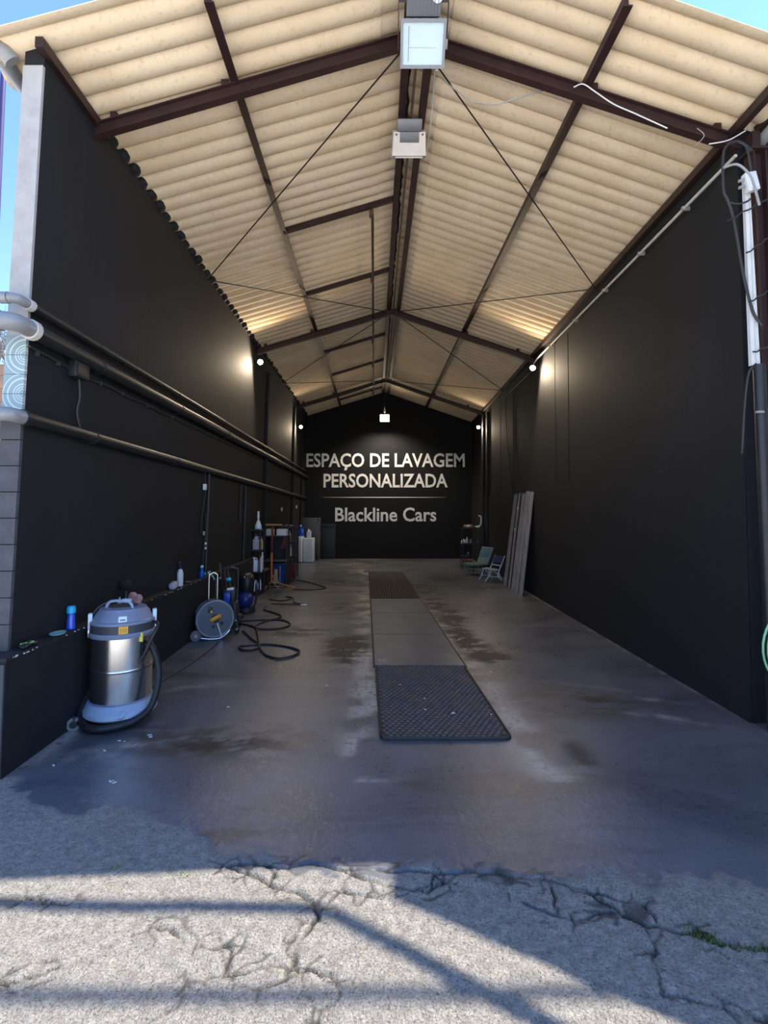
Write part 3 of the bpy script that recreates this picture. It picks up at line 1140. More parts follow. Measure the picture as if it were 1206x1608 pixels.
# ================================================================ PIPES AND CABLES ON THE LEFT WALL
def wall_pipe(label, r, z0, z1, off, ye_, elbow_r, grey=True, y_end=FAR - .02):
    x0 = XL(3.13, z0) + off
    t = thing('drain_pipe', label, 'pipe', (x0, 3.13, z0), group='pipes along the left wall')
    MB().tube([(XL(y, z0) + off, y, z0 + (z1 - z0) * (y - 3.3) / (FAR - 3.3)) for y in np.linspace(3.13, y_end, 10)], r, 14).part('painted_run', 'painted_pipe', t, world=True)
    # unpainted bend round the end of the wall
    c = [(x0, 3.15, z0)]
    for k in range(7):
        a = math.pi / 2 * k / 6
        c.append((x0 - elbow_r * (1 - math.cos(a)), ye_ + elbow_r - elbow_r * math.sin(a), z0))
    c2 = [(c[-1][0] - .9, ye_, z0 + .01)]
    MB().tube(c, r * 1.06, 14).part('elbow', 'grey_plastic_pipe', t, world=True)
    MB().tube([c[-1], c2[0]], r * .98, 14).part('side_run', 'grey_plastic_pipe', t, world=True)
    MB().cyl((x0, 3.12, z0), (x0, 3.165, z0), r * 1.22, seg=16).part('collar', 'offwhite_plastic' if grey else 'painted_pipe', t, world=True)
    MB().cyl((c[-1][0] - .0, ye_, z0), (c[-1][0] - .05, ye_, z0), r * 1.18, seg=16).part('collar', 'grey_plastic_pipe', t, world=True)
    for y in (3.95, 5.6, 7.4, 9.6, 12.2):
        z = z0 + (z1 - z0) * (y - 3.3) / (FAR - 3.3)
        mb = MB().cyl((XL(y, z) + off, y - .012, z), (XL(y, z) + off, y + .012, z), r * 1.1, seg=12)
        mb.box((XL(y, z) + off / 2, y, z - r), (off, .02, .015))
        mb.part('clamp', 'painted_pipe', t, world=True)
    return t


wall_pipe('slim black pipe, highest of the pipes along the left wall', .030, 2.84, 2.78, .035, 3.03, .045)
wall_pipe('thick black drain pipe with pale grey bend, second highest on left wall', .052, 2.68, 2.60, .058, 2.98, .07)
wall_pipe('black pipe on the left wall, lowest of the pipes, above the hanging cables', .041, 2.125, 1.93, .045, 3.01, .055, False)
# cable with clips, box and drop
bt = thing('junction_box', 'small black junction box beneath the thick pipe on the left wall', 'junction box', (XL(3.7, 2.57) + .002, 3.70, 2.51))
MB().box((.035, 0, .065), (.07, .16, .12), bev=.008).part('box_body', 'painted_pipe', bt)
MB().box((.073, 0, .065), (.008, .14, .10), bev=.003).part('box_lid', 'painted_pipe', bt)
MB().tube([(.03, .02, .01), (.02, .05, -.12), (.016, .03, -.24), (.02, .08, -.37)], .009, 7, 5).part('drop_cable', 'dark_cable', bt)
ct = thing('wall_cable', 'thin black cable clipped below the thick pipe on the left wall', 'cable', (XL(3.2, 2.6), 3.2, 2.55))
pts = []
for k, y in enumerate(np.linspace(3.2, FAR - .1, 40)):
    z = 2.60 - .03 * min(1, (y - 3.2) / .35) - .05 * (y - 3.2) / 10 + (.012 if k % 2 else -.006)
    if 3.6 < y < 3.8:
        z = 2.57
    pts.append((XL(y, z) + .012, y, z))
MB().tube(pts, .009, 6, 2).part('cable', 'dark_cable', ct, world=True)
clip_me = MB().box((0, 0, 0), (.022, .014, .034)).mesh('clip', 'dark_cable')
for y in (3.28, 3.5, 4.05, 4.4, 4.9, 5.5, 6.2, 7.0, 8.0, 9.2):
    z = 2.565 - .05 * (y - 3.2) / 10
    o = share(clip_me, 'clip', ct, (XL(y, z) + .012 - ct.location.x, y - 3.2, z + .006 - 2.55))


def drop(label, y, z0, z1, r=.011, wob=.0, extra=None):
    t = thing('hanging_cable', label, 'cable', (XL(y, z1) + .02, y, z1), group='cables dropping down the left wall')
    n_ = 9
    MB().tube([(XL(y, z) + .02, y + wob * math.sin(3.2 * k / n_ * 2), z) for k, z in enumerate(np.linspace(z0, z1, n_))], r, 6, 3).part('cable', 'dark_cable', t, world=True)
    return t


t = drop('straight black conduit falling to the plinth behind the hose reel', 6.80, 2.05, .70, .016)
t = drop('slack black cable with white plug beside the conduit behind the hose reel', 6.62, 2.05, 1.25, .009, .05)
MB().box((.02, 0, .60), (.035, .06, .08), bev=.006).part('plug', 'white_plastic', t)
MB().box((.02, .05, .60), (.03, .04, .07), bev=.006).part('socket', 'black_plastic', t)
MB().box((.02, .0, .0), (.02, .03, .05), bev=.004).part('end_plug', 'grey_cable', t)
t = drop('wavy black cable with two pale joints ending above the plinth', 6.72, 1.5, .74, .010, .03)
for z in (.37, .31):
    MB().sphere((.02, .005, z), .018, 10, 6).part('joint', 'offwhite_plastic', t)
t = drop('black conduit on the left wall ahead of the bottle rack, nearer of two', 8.45, 1.98, 1.35, .012)
t = drop('black conduit on the left wall running down to the bottle rack, farther of two', 8.75, 1.96, .70, .018)
for y, z, lab in ((12.3, 1.57, 'small white wall socket above the rear black shelf'), (14.6, 1.64, 'small white wall socket near the far left corner')):
    t = thing('wall_socket', lab, 'socket', (XL(y, z), y, z - .05))
    MB().box((.012, 0, .05), (.024, .11, .09), bev=.006).part('plate', 'offwhite_plastic', t)
    MB().cyl((.02, 0, .05), (.03, 0, .05), .028, seg=12).part('insert', 'offwhite_plastic', t)

# ================================================================ GUTTERS
t = thing('gutter', 'grey plastic gutter outside the left eave against the sky', 'gutter', (-2.66, 3.2, 4.45))
MB().tube([(-2.45, 3.2, 4.50), (-2.50, 3.16, 4.56), (-2.60, 3.15, 4.60), (-2.72, 3.15, 4.62), (-3.1, 3.15, 4.66)], .052, 12, 4).part('bend', 'grey_plastic_pipe', t, world=True)
MB().tube([(-2.53, 3.22, 4.53), (-2.78, 9, 4.40), (-2.9, 15, 4.36)], .05, 10).part('channel', 'grey_plastic_pipe', t, world=True)
t = thing('gutter', 'pale gutter pipe outside the right eave above the steel post', 'gutter', (2.95, 3.3, 4.30))
MB().tube([(2.93, 3.25, 4.48), (2.90, 3.6, 4.40), (2.88, 3.76, 4.36)], .045, 12, 4).part('channel', 'grey_plastic_pipe', t, world=True)
MB().bar((2.98, 3.2, 4.58), (2.87, 3.76, 4.46), .05, .06).part('bracket_angle', 'maroon_steel', t, world=True)

# ================================================================ RIGHT FRONT: POST, TRUNKING, CABLES
t = thing('steel_post', 'maroon steel post at the front of the right wall', 'post', (2.80, 3.70, 2.58))
ib = MB()
for dx, wd, ln in ((-.045, .012, .1), (.045, .012, .1)):
    ib.box((dx, 0, .82), (wd, ln, 1.66))
ib.box((0, 0, .82), (.09, .010, 1.66))
ib.part('post_profile', 'maroon_steel', t)
MB().box((0, 0, 1.66), (.15, .14, .02)).part('cap_plate', 'maroon_steel', t)
MB().box((.0, .02, 1.74), (.06, .08, .16)).part('cleat', 'maroon_steel', t)
t = thing('post_casing', 'black round casing pipe standing below the maroon post', 'pipe', (2.715, 3.635, 0))
MB().cyl((0, 0, 0), (0, 0, 2.60), .040, seg=16).part('casing_pipe', 'painted_pipe', t)
MB().box((-.03, -.03, 2.25), (.05, .02, .015)).part('strap', 'grey_cable', t)
MB().box((.14, .10, 1.29), (.12, .04, 2.58)).part('backing_board', 'wall_black', t)
t = thing('cable_trunking', 'white plastic cable trunking strip beside the maroon post', 'trunking', (2.69, 3.655, 2.60))
MB().hexa([(-.022, -.01, 0), (.042, -.01, 0), (.042, .02, 0), (-.022, .02, 0), (-.018, -.01, 1.43), (.020, -.01, 1.43), (.020, .02, 1.43), (-.018, .02, 1.43)]).part('duct', 'white_plastic', t)
MB().box((.008, -.012, .72), (.006, .006, 1.40)).part('cover_seam', 'offwhite_plastic', t)
t = thing('connection_box', 'white connection box near the top of the maroon post', 'connection box', (2.69, 3.61, 3.88))
MB().box((0, 0, .07), (.085, .05, .14), Matrix.Rotation(R(-12), 3, 'Y'), bev=.006).part('box_body', 'white_plastic', t)
MB().box((0, -.027, .07), (.07, .008, .11), Matrix.Rotation(R(-12), 3, 'Y'), bev=.003).part('cover', 'white_plastic', t)
for z in (.04, .09):
    MB().cyl((-.05, 0, z), (-.085, 0, z - .01), .012, seg=8).part('gland', 'grey_cable', t)


def cable(name, pts, r, m, label, k=5):
    return MB().tube(pts, r, 7, k).solo(name, m, label, 'cable')


cable('power_cable', [(2.72, 3.62, 4.20), (2.65, 3.64, 4.28), (2.57, 3.64, 4.27), (2.52, 3.64, 4.19), (2.51, 3.64, 3.92), (2.54, 3.64, 3.83), (2.58, 3.64, 3.67), (2.63, 3.64, 3.29), (2.68, 3.63, 3.0), (2.73, 3.61, 2.88)], .010, 'dark_cable', 'dark cable looping off the front rafter and down beside the white trunking')
cable('power_cable', [(2.54, 3.64, 3.82), (2.6, 3.63, 3.80), (2.66, 3.62, 3.81), (2.70, 3.62, 3.84)], .007, 'dark_cable', 'short dark cable branch crossing to the white trunking')
cable('power_cable', [(2.70, 3.64, 2.61), (2.655, 3.66, 2.54), (2.63, 3.68, 2.3), (2.62, 3.70, 2.05), (2.61, 3.70, 1.96)], .009, 'dark_cable', 'dark cable leaving the bottom of the white trunking down the right wall')
cable('power_cable', [(2.50, 3.62, 4.07), (2.59, 3.60, 4.08), (2.66, 3.58, 3.99), (2.70, 3.58, 3.87), (2.74, 3.60, 3.77)], .009, 'grey_cable', 'pale cable arching in front of the white connection box')
cable('power_cable', [(2.62, 3.62, 4.27), (2.66, 3.60, 4.22), (2.67, 3.59, 4.14), (2.69, 3.60, 4.03)], .008, 'dark_cable', 'dark cable dropping from the rafter end into the white connection box')
cable('power_cable', [(1.46, 3.745, 4.80), (1.53, 3.74, 4.82), (1.62, 3.74, 4.76), (1.76, 3.74, 4.66), (1.93, 3.74, 4.58), (2.17, 3.745, 4.47)], .0048, 'white_plastic', 'white cable sagging along the front right rafter', 5)
cable('power_cable', [(2.40, 3.745, 4.47), (2.44, 3.73, 4.40), (2.38, 3.745, 4.33)], .0035, 'grey_cable', 'little grey wire loop tied round the front right rafter')
cable('power_cable', [(2.48, 3.74, 4.34), (2.60, 3.70, 4.34), (2.72, 3.68, 4.40)], .0045, 'white_plastic', 'short white cable stub at the end of the front right rafter')
cable('power_cable', [(.47, 4.0, 5.10), (.55, 3.95, 4.98), (.70, 3.90, 4.82), (.88, 3.89, 4.78), (1.08, 3.89, 4.84), (1.31, 3.88, 4.90)], .005, 'grey_cable', 'thin pale cable swagging from big floodlight to front right rafter')
cable('power_cable', [(.40, 3.68, 4.88), (.43, 4.1, 5.28), (.45, 4.6, 5.27), (.44, 5.2, 5.26)], .006, 'white_plastic', 'white cable trailing up the ridge behind the big floodlight')
for k, (a, b_) in enumerate((((2.50, 3.60, 3.65), (2.86, 3.62, 3.86)), ((2.63, 3.60, 3.41), (2.86, 3.62, 3.57)), ((2.64, 3.60, 3.05), (2.85, 3.62, 3.17)), ((2.65, 3.60, 2.68), (2.85, 3.62, 2.76)))):
    pts = [Vector(a).lerp(Vector(b_), i / 6) + Vector((0, 0, .006 * (-1) ** i)) for i in range(7)]
    MB().tube(pts, .006, 6, 3).solo('binding_wire', 'dark_cable', 'twisted dark binding wire round the maroon post, %s from the top' % ('first', 'second', 'third', 'fourth')[k], 'wire', 'wires round the post')
# conduit under the right eave
t = thing('eave_conduit', 'long white conduit under the right eave down to the wall lamp', 'conduit', (XR(3.9, 4.2) - .06, 3.9, 4.20))
pts = [(XR(y, 4.2) - .065, y, 4.235) for y in np.linspace(3.72, 8.9, 6)] + [(XR(9.0, 4.2) - .07, 9.05, 4.21), (XR(9.1, 4.2) - .075, 9.15, 4.17)]
MB().tube(pts, .013, 8).part('tube', 'offwhite_plastic', t, world=True)
for y in (4.4, 5.2, 6.1, 7.1, 8.2):
    MB().box((XR(y, 4.2) - .05, y, 4.235), (.07, .02, .034)).part('saddle', 'grey_cable', t, world=True)
cable('power_cable', [(XR(y, 4.1) - .05, y, z) for y, z in ((9.3, 4.12), (10.5, 4.13), (11.3, 4.10), (11.45, 3.9), (11.3, 3.0), (11.0, 2.2), (10.9, 1.6))], .009, 'dark_cable', 'dark cable hanging down the right wall between the two wall lamps')
# green hose coil hung at the right edge
t = thing('garden_hose', 'pale green garden hose coil at the right edge by the post', 'hose', (2.92, 3.5, .28))
for k, (rr, dy) in enumerate(((.325, 0), (.31, .02), (.33, .04), (.30, -.02))):
    MB().tube([(rr * math.cos(a), dy + .01 * math.sin(2 * a), .33 + rr * math.sin(a)) for a in np.linspace(0, 2 * math.pi, 40)[:-1]], .0075, 8, 0, True).part('coil', 'green_hose', t)
MB().cyl((.02, .0, .66), (.11, .0, .66), .012, seg=8).part('hook', 'grey_cable', t)

# ================================================================ LAMPS
def frame_of(n, x=(1, 0, 0)):
    n = Vector(n).normalized()
    x = Vector(x)
    x = (x - n * x.dot(n)).normalized()
    y = n.cross(x)
    return Matrix((x, y, n)).transposed()


def rotated(mb, M):
    mb.v = [tuple(M @ Vector(p)) for p in mb.v]
    return mb


M1 = frame_of((0.02, -.74, -.67), (1, -.05, -.045))
t = thing('floodlight', 'large square floodlight with grey frame and pale glass at the ridge', 'floodlight', (.285, 3.56, 4.80))
P1 = Vector((0, 0, .17))


def fpart(mb, name, m, t=t, M=M1, P=P1, sub=None, **kw):
    rotated(mb, M)
    mb.v = [tuple(Vector(p) + P) for p in mb.v]
    return mb.part(name, m, sub or t, **kw)


a, b_ = .165, .140
bodym = MB()
bodym.hexa([(-.10, -.10, -.13), (.10, -.10, -.13), (.10, .12, -.13), (-.10, .12, -.13), (-a, -b_, 0), (a, -b_, 0), (a, b_, 0), (-a, b_, 0)])
fpart(bodym, 'housing', 'flood_housing')
fr = MB()
for sx, sy, cx, cy in ((2 * a, .022, 0, b_ - .011), (2 * a, .022, 0, -b_ + .011), (.018, 2 * b_ - .044, a - .009, 0), (.018, 2 * b_ - .044, -a + .009, 0)):
    fr.box((cx, cy, .012), (sx, sy, .024))
fpart(fr, 'front_frame', 'flood_frame')
fpart(MB().box((0, 0, .003), (2 * a - .03, 2 * b_ - .04, .006)), 'reflector', 'reflector')  # plain white panel behind the glass, no emission
fpart(MB().cyl((-.10, -.015, .011), (.10, -.015, .011), .006, seg=8), 'lamp_tube', 'white_plastic')
fpart(MB().box((-.105, 0, .010), (.006, .20, .006)), 'reflector_edge', 'flood_frame')
fpart(MB().box((0, 0, .021), (2 * a - .034, 2 * b_ - .044, .003)), 'glass_pane', 'pane_glass')
fpart(MB().box((a + .008, 0, .008), (.016, .06, .03), bev=.004), 'latch', 'flood_frame')
gear = fpart(MB().box((.0, b_ + .085, -.07), (.245, .15, .11), bev=.008), 'gear_box', 'flood_housing')
fins = MB()
for k in range(9):
    fins.box((-.105 + .026 * k, b_ + .085, -.012), (.004, .14, .008))
fpart(fins, 'cooling_fins', 'flood_housing')
fpart(MB().lathe([(.04, 0), (.04, .004), (.001, .005)], (.095, b_ + .12, -.014), 16), 'sticker', 'white_plastic')
br = MB()
for s in (-1, 1):
    br.box((s * (a + .014), .10, -.05), (.006, .26, .03))
br.box((0, .235, -.05), (2 * a + .03, .012, .03))
fpart(br, 'bracket', 'maroon_steel')
MB().cyl((.0, .10, .40), (.0, .22, .58), .02, seg=8).part('hanger', 'maroon_steel', t)

M2 = frame_of((0, -.70, -.72))
t2 = thing('floodlight', 'smaller cream floodlight seen from behind, second along the ridge', 'floodlight', (.245, 4.75, 4.98))
P2 = Vector((0, 0, .14))
f2 = dict(t=t2, M=M2, P=P2)
bm2 = MB()
bm2.hexa([(-.172, -.125, -.06), (.172, -.125, -.06), (.16, .085, -.06), (-.16, .085, -.06), (-.165, -.115, .02), (.165, -.115, .02), (.15, .08, .02), (-.15, .08, .02)])
fpart(bm2, 'housing', 'flood_cream', **f2)
fpart(MB().box((0, .038, .024), (.185, .085, .010), bev=.002), 'vent_plate', 'flood_frame', **f2)
rib = MB()
for k in range(11):
    rib.box((-.08 + .016 * k, .038, .031), (.003, .078, .005))
fpart(rib, 'vent_fins', 'flood_frame', **f2)
for sx in (-.125, .125):
    fpart(MB().cyl((sx, .06, .018), (sx, .06, .026), .010, seg=10), 'screw', 'ink', **f2)
fpart(MB().box((0, -.128, -.02), (.34, .014, .09), bev=.003), 'front_rim', 'offwhite_plastic', **f2)
for sx in (-.15, .15):
    fpart(MB().box((sx, -.125, .026), (.03, .02, .015)), 'latch', 'ink', **f2)
fpart(MB().box((0, .135, -.02), (.235, .10, .09), bev=.006), 'gear_box', 'flood_frame', **f2)
MB().cyl((0, .06, .16), (0, .12, .36), .018, seg=8).part('hanger', 'maroon_steel', t2)


def wall_lamp(label, pos, side, energy):
    t = thing('wall_lamp', label, 'wall lamp', (pos[0], pos[1], pos[2] - .05), group='small lit wall lamps')
    s = 1 if side == 'L' else -1
    n_ = Vector((.30 * s, -.75, -.45)).normalized()
    M = frame_of(n_)
    c = Vector((0, 0, .05))

    def pp(mb, nm, m):
        rotated(mb, M)
        mb.v = [tuple(Vector(p) + c) for p in mb.v]
        return mb.part(nm, m, t)
    pp(MB().lathe([(.02, -.07), (.045, -.06), (.058, -.005), (.060, .0), (.052, .004)], seg=18), 'lamp_head', 'lamp_body')
    pp(MB().lathe([(.048, .003), (.046, .012), (.030, .022), (.002, .026)], seg=18), 'lens', 'lamp_glow')
    MB().bar((0, .03, .06), (-s * .105, .05, .09), .02, .02).part('bracket', 'lamp_body', t)
    MB().box((-s * .10, .05, .09), (.012, .07, .09)).part('wall_plate', 'lamp_body', t)
    li = bpy.data.lights.new('lamp_beam', 'SPOT')
    li.energy = energy
    li.color = LAMP_WARM
    li.spot_size = R(178)
    li.spot_blend = 0.35
    li.shadow_soft_size = .04
    lo = bpy.data.objects.new('lamp_beam', li)
    COL.objects.link(lo)
    lo.parent = t
    lo.location = c + n_ * .05 + Vector((.12 * s, 0, -.06))
    lo.rotation_euler = Vector((-n_.x * 1.2, -n_.y * .6, 1.0)).normalized().to_track_quat('Z', 'Y').to_euler() if False else (-(Vector((.10 * s, -.80, -.45)))).normalized().to_track_quat('Z', 'Y').to_euler()
    return t


LAMP_W = 42
wall_lamp('small lit lamp high on the left wall beneath the second rafter', (XL(9.1, 4.25) + .115, 9.1, 4.23), 'L', LAMP_W)
wall_lamp('small lit lamp high on the right wall beneath the second rafter', (XR(9.02, 4.1) - .115, 9.02, 4.10), 'R', LAMP_W)
wall_lamp('small lit lamp high at the rear end of the left wall', (XL(14.3, 3.9) + .115, 14.3, 3.90), 'L', LAMP_W * .6)
wall_lamp('small lit lamp high at the rear end of the right wall', (XR(14.6, 3.9) - .115, 14.6, 3.94), 'R', LAMP_W * .6)

t = thing('hanging_lamp', 'bright warm lamp hanging from the ridge above the white lettering', 'lamp', (.02, 15.75, 4.25))
MB().tube([(0, 0, .33), (.003, 0, .6), (0, 0, 1.06)], .006, 6).part('cord', 'dark_cable', t)
MB().lathe([(.006, .0), (.03, .01), (.03, .06), (.018, .11), (.012, .18), (.004, .19)], (0, 0, .33), 14).part('socket', 'white_plastic', t)
MB().box((0, .02, .16), (.30, .06, .24), bev=.01).part('housing', 'lamp_body', t)
MB().box((0, -.015, .16), (.27, .012, .21), bev=.004).part('glass', 'lamp_glow', t)
MB().cyl((0, .02, .28), (0, 0, .35), .012, seg=8).part('stem', 'lamp_body', t)
li = bpy.data.lights.new('lamp_beam', 'SPOT')
li.spot_size = R(130)
li.spot_blend = .7
li.energy = 120
li.color = (1.0, .87, .70)
li.shadow_soft_size = .10
lo = bpy.data.objects.new('lamp_beam', li)
COL.objects.link(lo)
lo.parent = t
lo.location = (0, -.30, .12)
lo.rotation_euler = (R(12), 0, 0)

# ================================================================ LETTERING ON THE FAR WALL
def lettering(text, x0, x1, z0, cap, label, bold):
    cu = bpy.data.curves.new('lettering', 'FONT')
    cu.body = text
    cu.size = 1.0
    cu.offset = bold
    cu.extrude = 0.006
    cu.resolution_u = 3
    tmp = bpy.data.objects.new('tmp', cu)
    COL.objects.link(tmp)
    dg = bpy.context.evaluated_depsgraph_get()
    me = tmp.evaluated_get(dg).to_mesh()
    co = [v.co.copy() for v in me.vertices]
    fs = [tuple(p.vertices) for p in me.polygons]
    tmp.evaluated_get(dg).to_mesh_clear()
    bpy.data.objects.remove(tmp, do_unlink=True)
    # islands by shared vertex position
    key = {}
    rep = []
    for v in co:
        k = (round(v.x, 4), round(v.y, 4))
        rep.append(key.setdefault(k, len(key)))
    par = list(range(len(key)))

    def find(a):
        while par[a] != a:
            par[a] = par[par[a]]
            a = par[a]
        return a
    for f in fs:
        for i in f[1:]:
            par[find(rep[i])] = find(rep[f[0]])
    isl = {}
    for f in fs:
        isl.setdefault(find(rep[f[0]]), []).append(f)
    groups = []
    for fl in isl.values():
        xs = [co[i].x for f in fl for i in f]
        groups.append([min(xs), max(xs), fl])
    groups.sort()
    merged = []
    for g in groups:
        if merged:
            m_ = merged[-1]
            ov = min(m_[1], g[1]) - max(m_[0], g[0])
            if ov > 0.6 * min(m_[1] - m_[0], g[1] - g[0]):
                m_[1] = max(m_[1], g[1])
                m_[2] = m_[2] + g[2]
                continue
        merged.append(g)
    ax0 = min(v.x for v in co)
    ax1 = max(v.x for v in co)
    caph = 0.729
    capv = [co[i].y for f in merged[0][2] for i in f]
    caph = max(capv)
    sx = (x1 - x0) / (ax1 - ax0)
    sz = cap / caph
    t = thing('wall_lettering', label, 'lettering', (x0, FAR, z0))
    for m_ in merged:
        ids = sorted({i for f in m_[2] for i in f})
        mp = {i: k for k, i in enumerate(ids)}
        cx = m_[0]
        mb = MB()
        mb.v = [((co[i].x - cx) * sx, -.006 - co[i].z, co[i].y * sz) for i in ids]
        mb.f = [tuple(mp[i] for i in f) for f in m_[2]]
        o = mb.part('letter', 'letter_white', t, smooth=False)
        o.location = ((cx - ax0) * sx, 0, 0)
    return t


lettering('ESPAÇO DE LAVAGEM', -2.51, 2.61, 2.95, .43, 'white capitals ESPAÇO DE LAVAGEM, top line on the black back wall', .018)
lettering('PERSONALIZADA', -1.95, 2.05, 2.29, .43, 'white capitals PERSONALIZADA, second line on the black back wall', .018)
lettering('Blackline Cars', -1.57, 1.68, 1.20, .43, 'white letters Blackline Cars, lowest line on the black back wall', .018)
mb = MB()
xs = np.linspace(-2.0, 2.0, 41)
top = [(x, FAR - .006, 1.96 + .014 * (1 - (abs(x) / 2.0) ** 1.5) + .001) for x in xs]
bot = [(x, FAR - .006, 1.96 - .014 * (1 - (abs(x) / 2.0) ** 1.5) - .001) for x in xs]
mb.prism(top + bot[::-1], (0, .006, 0))
mb.solo('wall_rule', 'letter_white', 'thin white rule with tapering ends between the lines of lettering', 'rule', smooth=False)

# ================================================================ MATS OVER THE PIT
def mat_x(y):
    return -0.03 - 0.0362 * (y - 3.52), 0.87 - 0.0437 * (y - 3.52)


def strip(y0, y1, z0, z1, inset=0.0, corner=0.0, n_=8):
    """plate following the pit; optional rounded front corners"""
    (a0, b0), (a1, b1) = mat_x(y0), mat_x(y1)
    poly = []
    if corner:
        for k in range(n_ + 1):
            t_ = math.pi + math.pi / 2 * k / n_
            poly.append((a0 + inset + corner + corner * math.cos(t_), y0 + inset + corner + corner * math.sin(t_)))
        for k in range(n_ + 1):
            t_ = 1.5 * math.pi + math.pi / 2 * k / n_
            poly.append((b0 - inset - corner + corner * math.cos(t_), y0 + inset + corner + corner * math.sin(t_)))
    else:
        poly += [(a0 + inset, y0 + inset), (b0 - inset, y0 + inset)]
    poly += [(b1 - inset, y1 - inset), (a1 + inset, y1 - inset)]
    return MB().prism([(x, y, z0) for x, y in poly], (0, 0, z1 - z0))


t = thing('rubber_mat', 'studded dark rubber mat with rounded corners nearest the camera', 'mat', (.4, 3.52, 0))
strip(3.52, 5.13, 0.0, .012, 0, .06).part('mat_base', 'rubber_base', t, world=True)
(a0, b0), (a1, b1) = mat_x(3.52), mat_x(5.13)
rim = MB()
path = [(a0 + .008, 3.58, .013), (a0 + .025, 3.54, .013), (a0 + .06, 3.528, .013), (b0 - .06, 3.528, .013), (b0 - .025, 3.54, .013), (b0 - .008, 3.58, .013)]
rim.tube([(a1 + .008, 5.12, .013)] + path + [(b1 - .008, 5.12, .013)], .009, 6)
rim.part('mat_rim', 'rubber_base', t, world=True)
st = MB()
dy = .040
r_ = 0
y = 3.56
while y < 5.10:
    xa, xb = mat_x(y)
    nn = 19
    for k in range(nn):
        x = xa + .035 + (xb - xa - .07) * (k + (.5 if r_ % 2 else .0)) / (nn - .5)
        if (y < 3.60) and (x < xa + .06 or x > xb - .06):
            continue
        h = .019 + .002 * math.sin(17 * x + 9 * y)
        a_, b2 = .0190, .0165
        st.add([(x - a_, y, .010), (x, y - b2, .010), (x + a_, y, .010), (x, y + b2, .010),
                (x - a_ * .75, y, h), (x, y - b2 * .75, h), (x + a_ * .75, y, h), (x, y + b2 * .75, h)],
               [(4, 5, 6, 7), (0, 1, 5, 4), (1, 2, 6, 5), (2, 3, 7, 6), (3, 0, 4, 7)])
    y += dy
    r_ += 1
st.part('studs', 'rubber_mat', t, world=True, smooth=False, kind='stuff')
t = thing('pit_cover', 'smooth grey cover plates in the middle of the pit, beyond the studded mat', 'pit cover', (.2, 5.14, 0))
for k, (ya, yb2) in enumerate(((5.145, 6.42), (6.426, 7.70), (7.706, 8.96))):
    strip(ya, yb2, 0, .014 + .0006 * k, .002).part('plate', 'cover_plate', t, world=True)
t = thing('slatted_grate', 'dark slatted wooden grate over the far end of the pit', 'grate', (.1, 8.97, 0))
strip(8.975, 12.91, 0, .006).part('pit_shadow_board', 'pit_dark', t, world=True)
NSL = 21
for k in range(NSL):
    (a0, b0), (a1, b1) = mat_x(8.98), mat_x(12.90)
    u0, u1 = (k + .16) / NSL, (k + .84) / NSL
    mb = MB().hexa([(a0 + (b0 - a0) * u0, 8.98, .004), (a0 + (b0 - a0) * u1, 8.98, .004), (a1 + (b1 - a1) * u1, 12.90, .004), (a1 + (b1 - a1) * u0, 12.90, .004),
                    (a0 + (b0 - a0) * u0, 8.98, .022), (a0 + (b0 - a0) * u1, 8.98, .022), (a1 + (b1 - a1) * u1, 12.90, .022), (a1 + (b1 - a1) * u0, 12.90, .022)])
    mb.part('slat', 'grate_wood', t, world=True, smooth=False)
for s in (0, 1):
    pts = []
    for y in np.linspace(5.12, 13.0, 24):
        pts.append((mat_x(y)[s] + (.012 if s else -.012), y, .004))
    MB().tube(pts, .010, 5).solo('pit_edge_angle', 'dark_cable' if s == 0 else 'rust_brown', ('dark steel angle along the left edge of the pit', 'brown steel angle along the right edge of the pit')[s], 'edge angle')

# ================================================================ VACUUM CLEANER
V = thing('vacuum_cleaner', 'tall steel drum wet vacuum cleaner with grey-blue head and black hose', 'vacuum cleaner', (-1.985, 3.93, 0))
MB().lathe([(.19, .13), (.212, .132), (.212, .37), (.217, .374), (.217, .386), (.212, .39), (.212, .625), (.2, .63)], seg=40).part('tank', 'brushed_steel', V)
MB().lathe([(.2165, .370), (.2185, .375), (.2185, .385), (.2165, .39)], seg=40).part('weld_ring', 'chrome', V)
MB().lathe([(.20, .615), (.226, .618), (.230, .64), (.222, .652), (.2, .654)], seg=40).part('tank_rim', 'vac_grey_blue', V)
MB().lathe([(.2, .65), (.221, .652), (.221, .712), (.2, .714)], seg=40).part('head_band', 'vac_dark_grey', V)
head = MB().lathe([(.2, .71), (.224, .712), (.220, .728), (.205, .735), (.180, .79), (.165, .80), (.160, .815), (.09, .822), (.02, .823)], seg=40).part('motor_head', 'vac_grey_blue', V)
MB().lathe([(.10, .818), (.10, .828), (.02, .829)], seg=24).part('air_grille', 'vac_dark_grey', head)
mb = MB().tube([(-.10, -.06, .815), (-.085, -.06, .85), (-.05, -.06, .868), (.05, -.06, .868), (.085, -.06, .85), (.10, -.06, .815)], .011, 8, 4)
mb.part('carry_handle', 'vac_tray_blue', head)
MB().box((.055, -.06, .872), (.07, .03, .03), bev=.008).part('grip', 'vac_tray_blue', head)
for a in (R(-152), R(24)):
    c, s = math.cos(a), math.sin(a)
    MB().box((.218 * c, .218 * s, .725), (.03, .055, .12), Matrix.Rotation(a, 3, 'Z'), bev=.006).part('latch', 'label_white', V)
    MB().box((.226 * c, .226 * s, .64), (.014, .03, .06), Matrix.Rotation(a, 3, 'Z'), bev=.004).part('latch_hook', 'chrome', V)


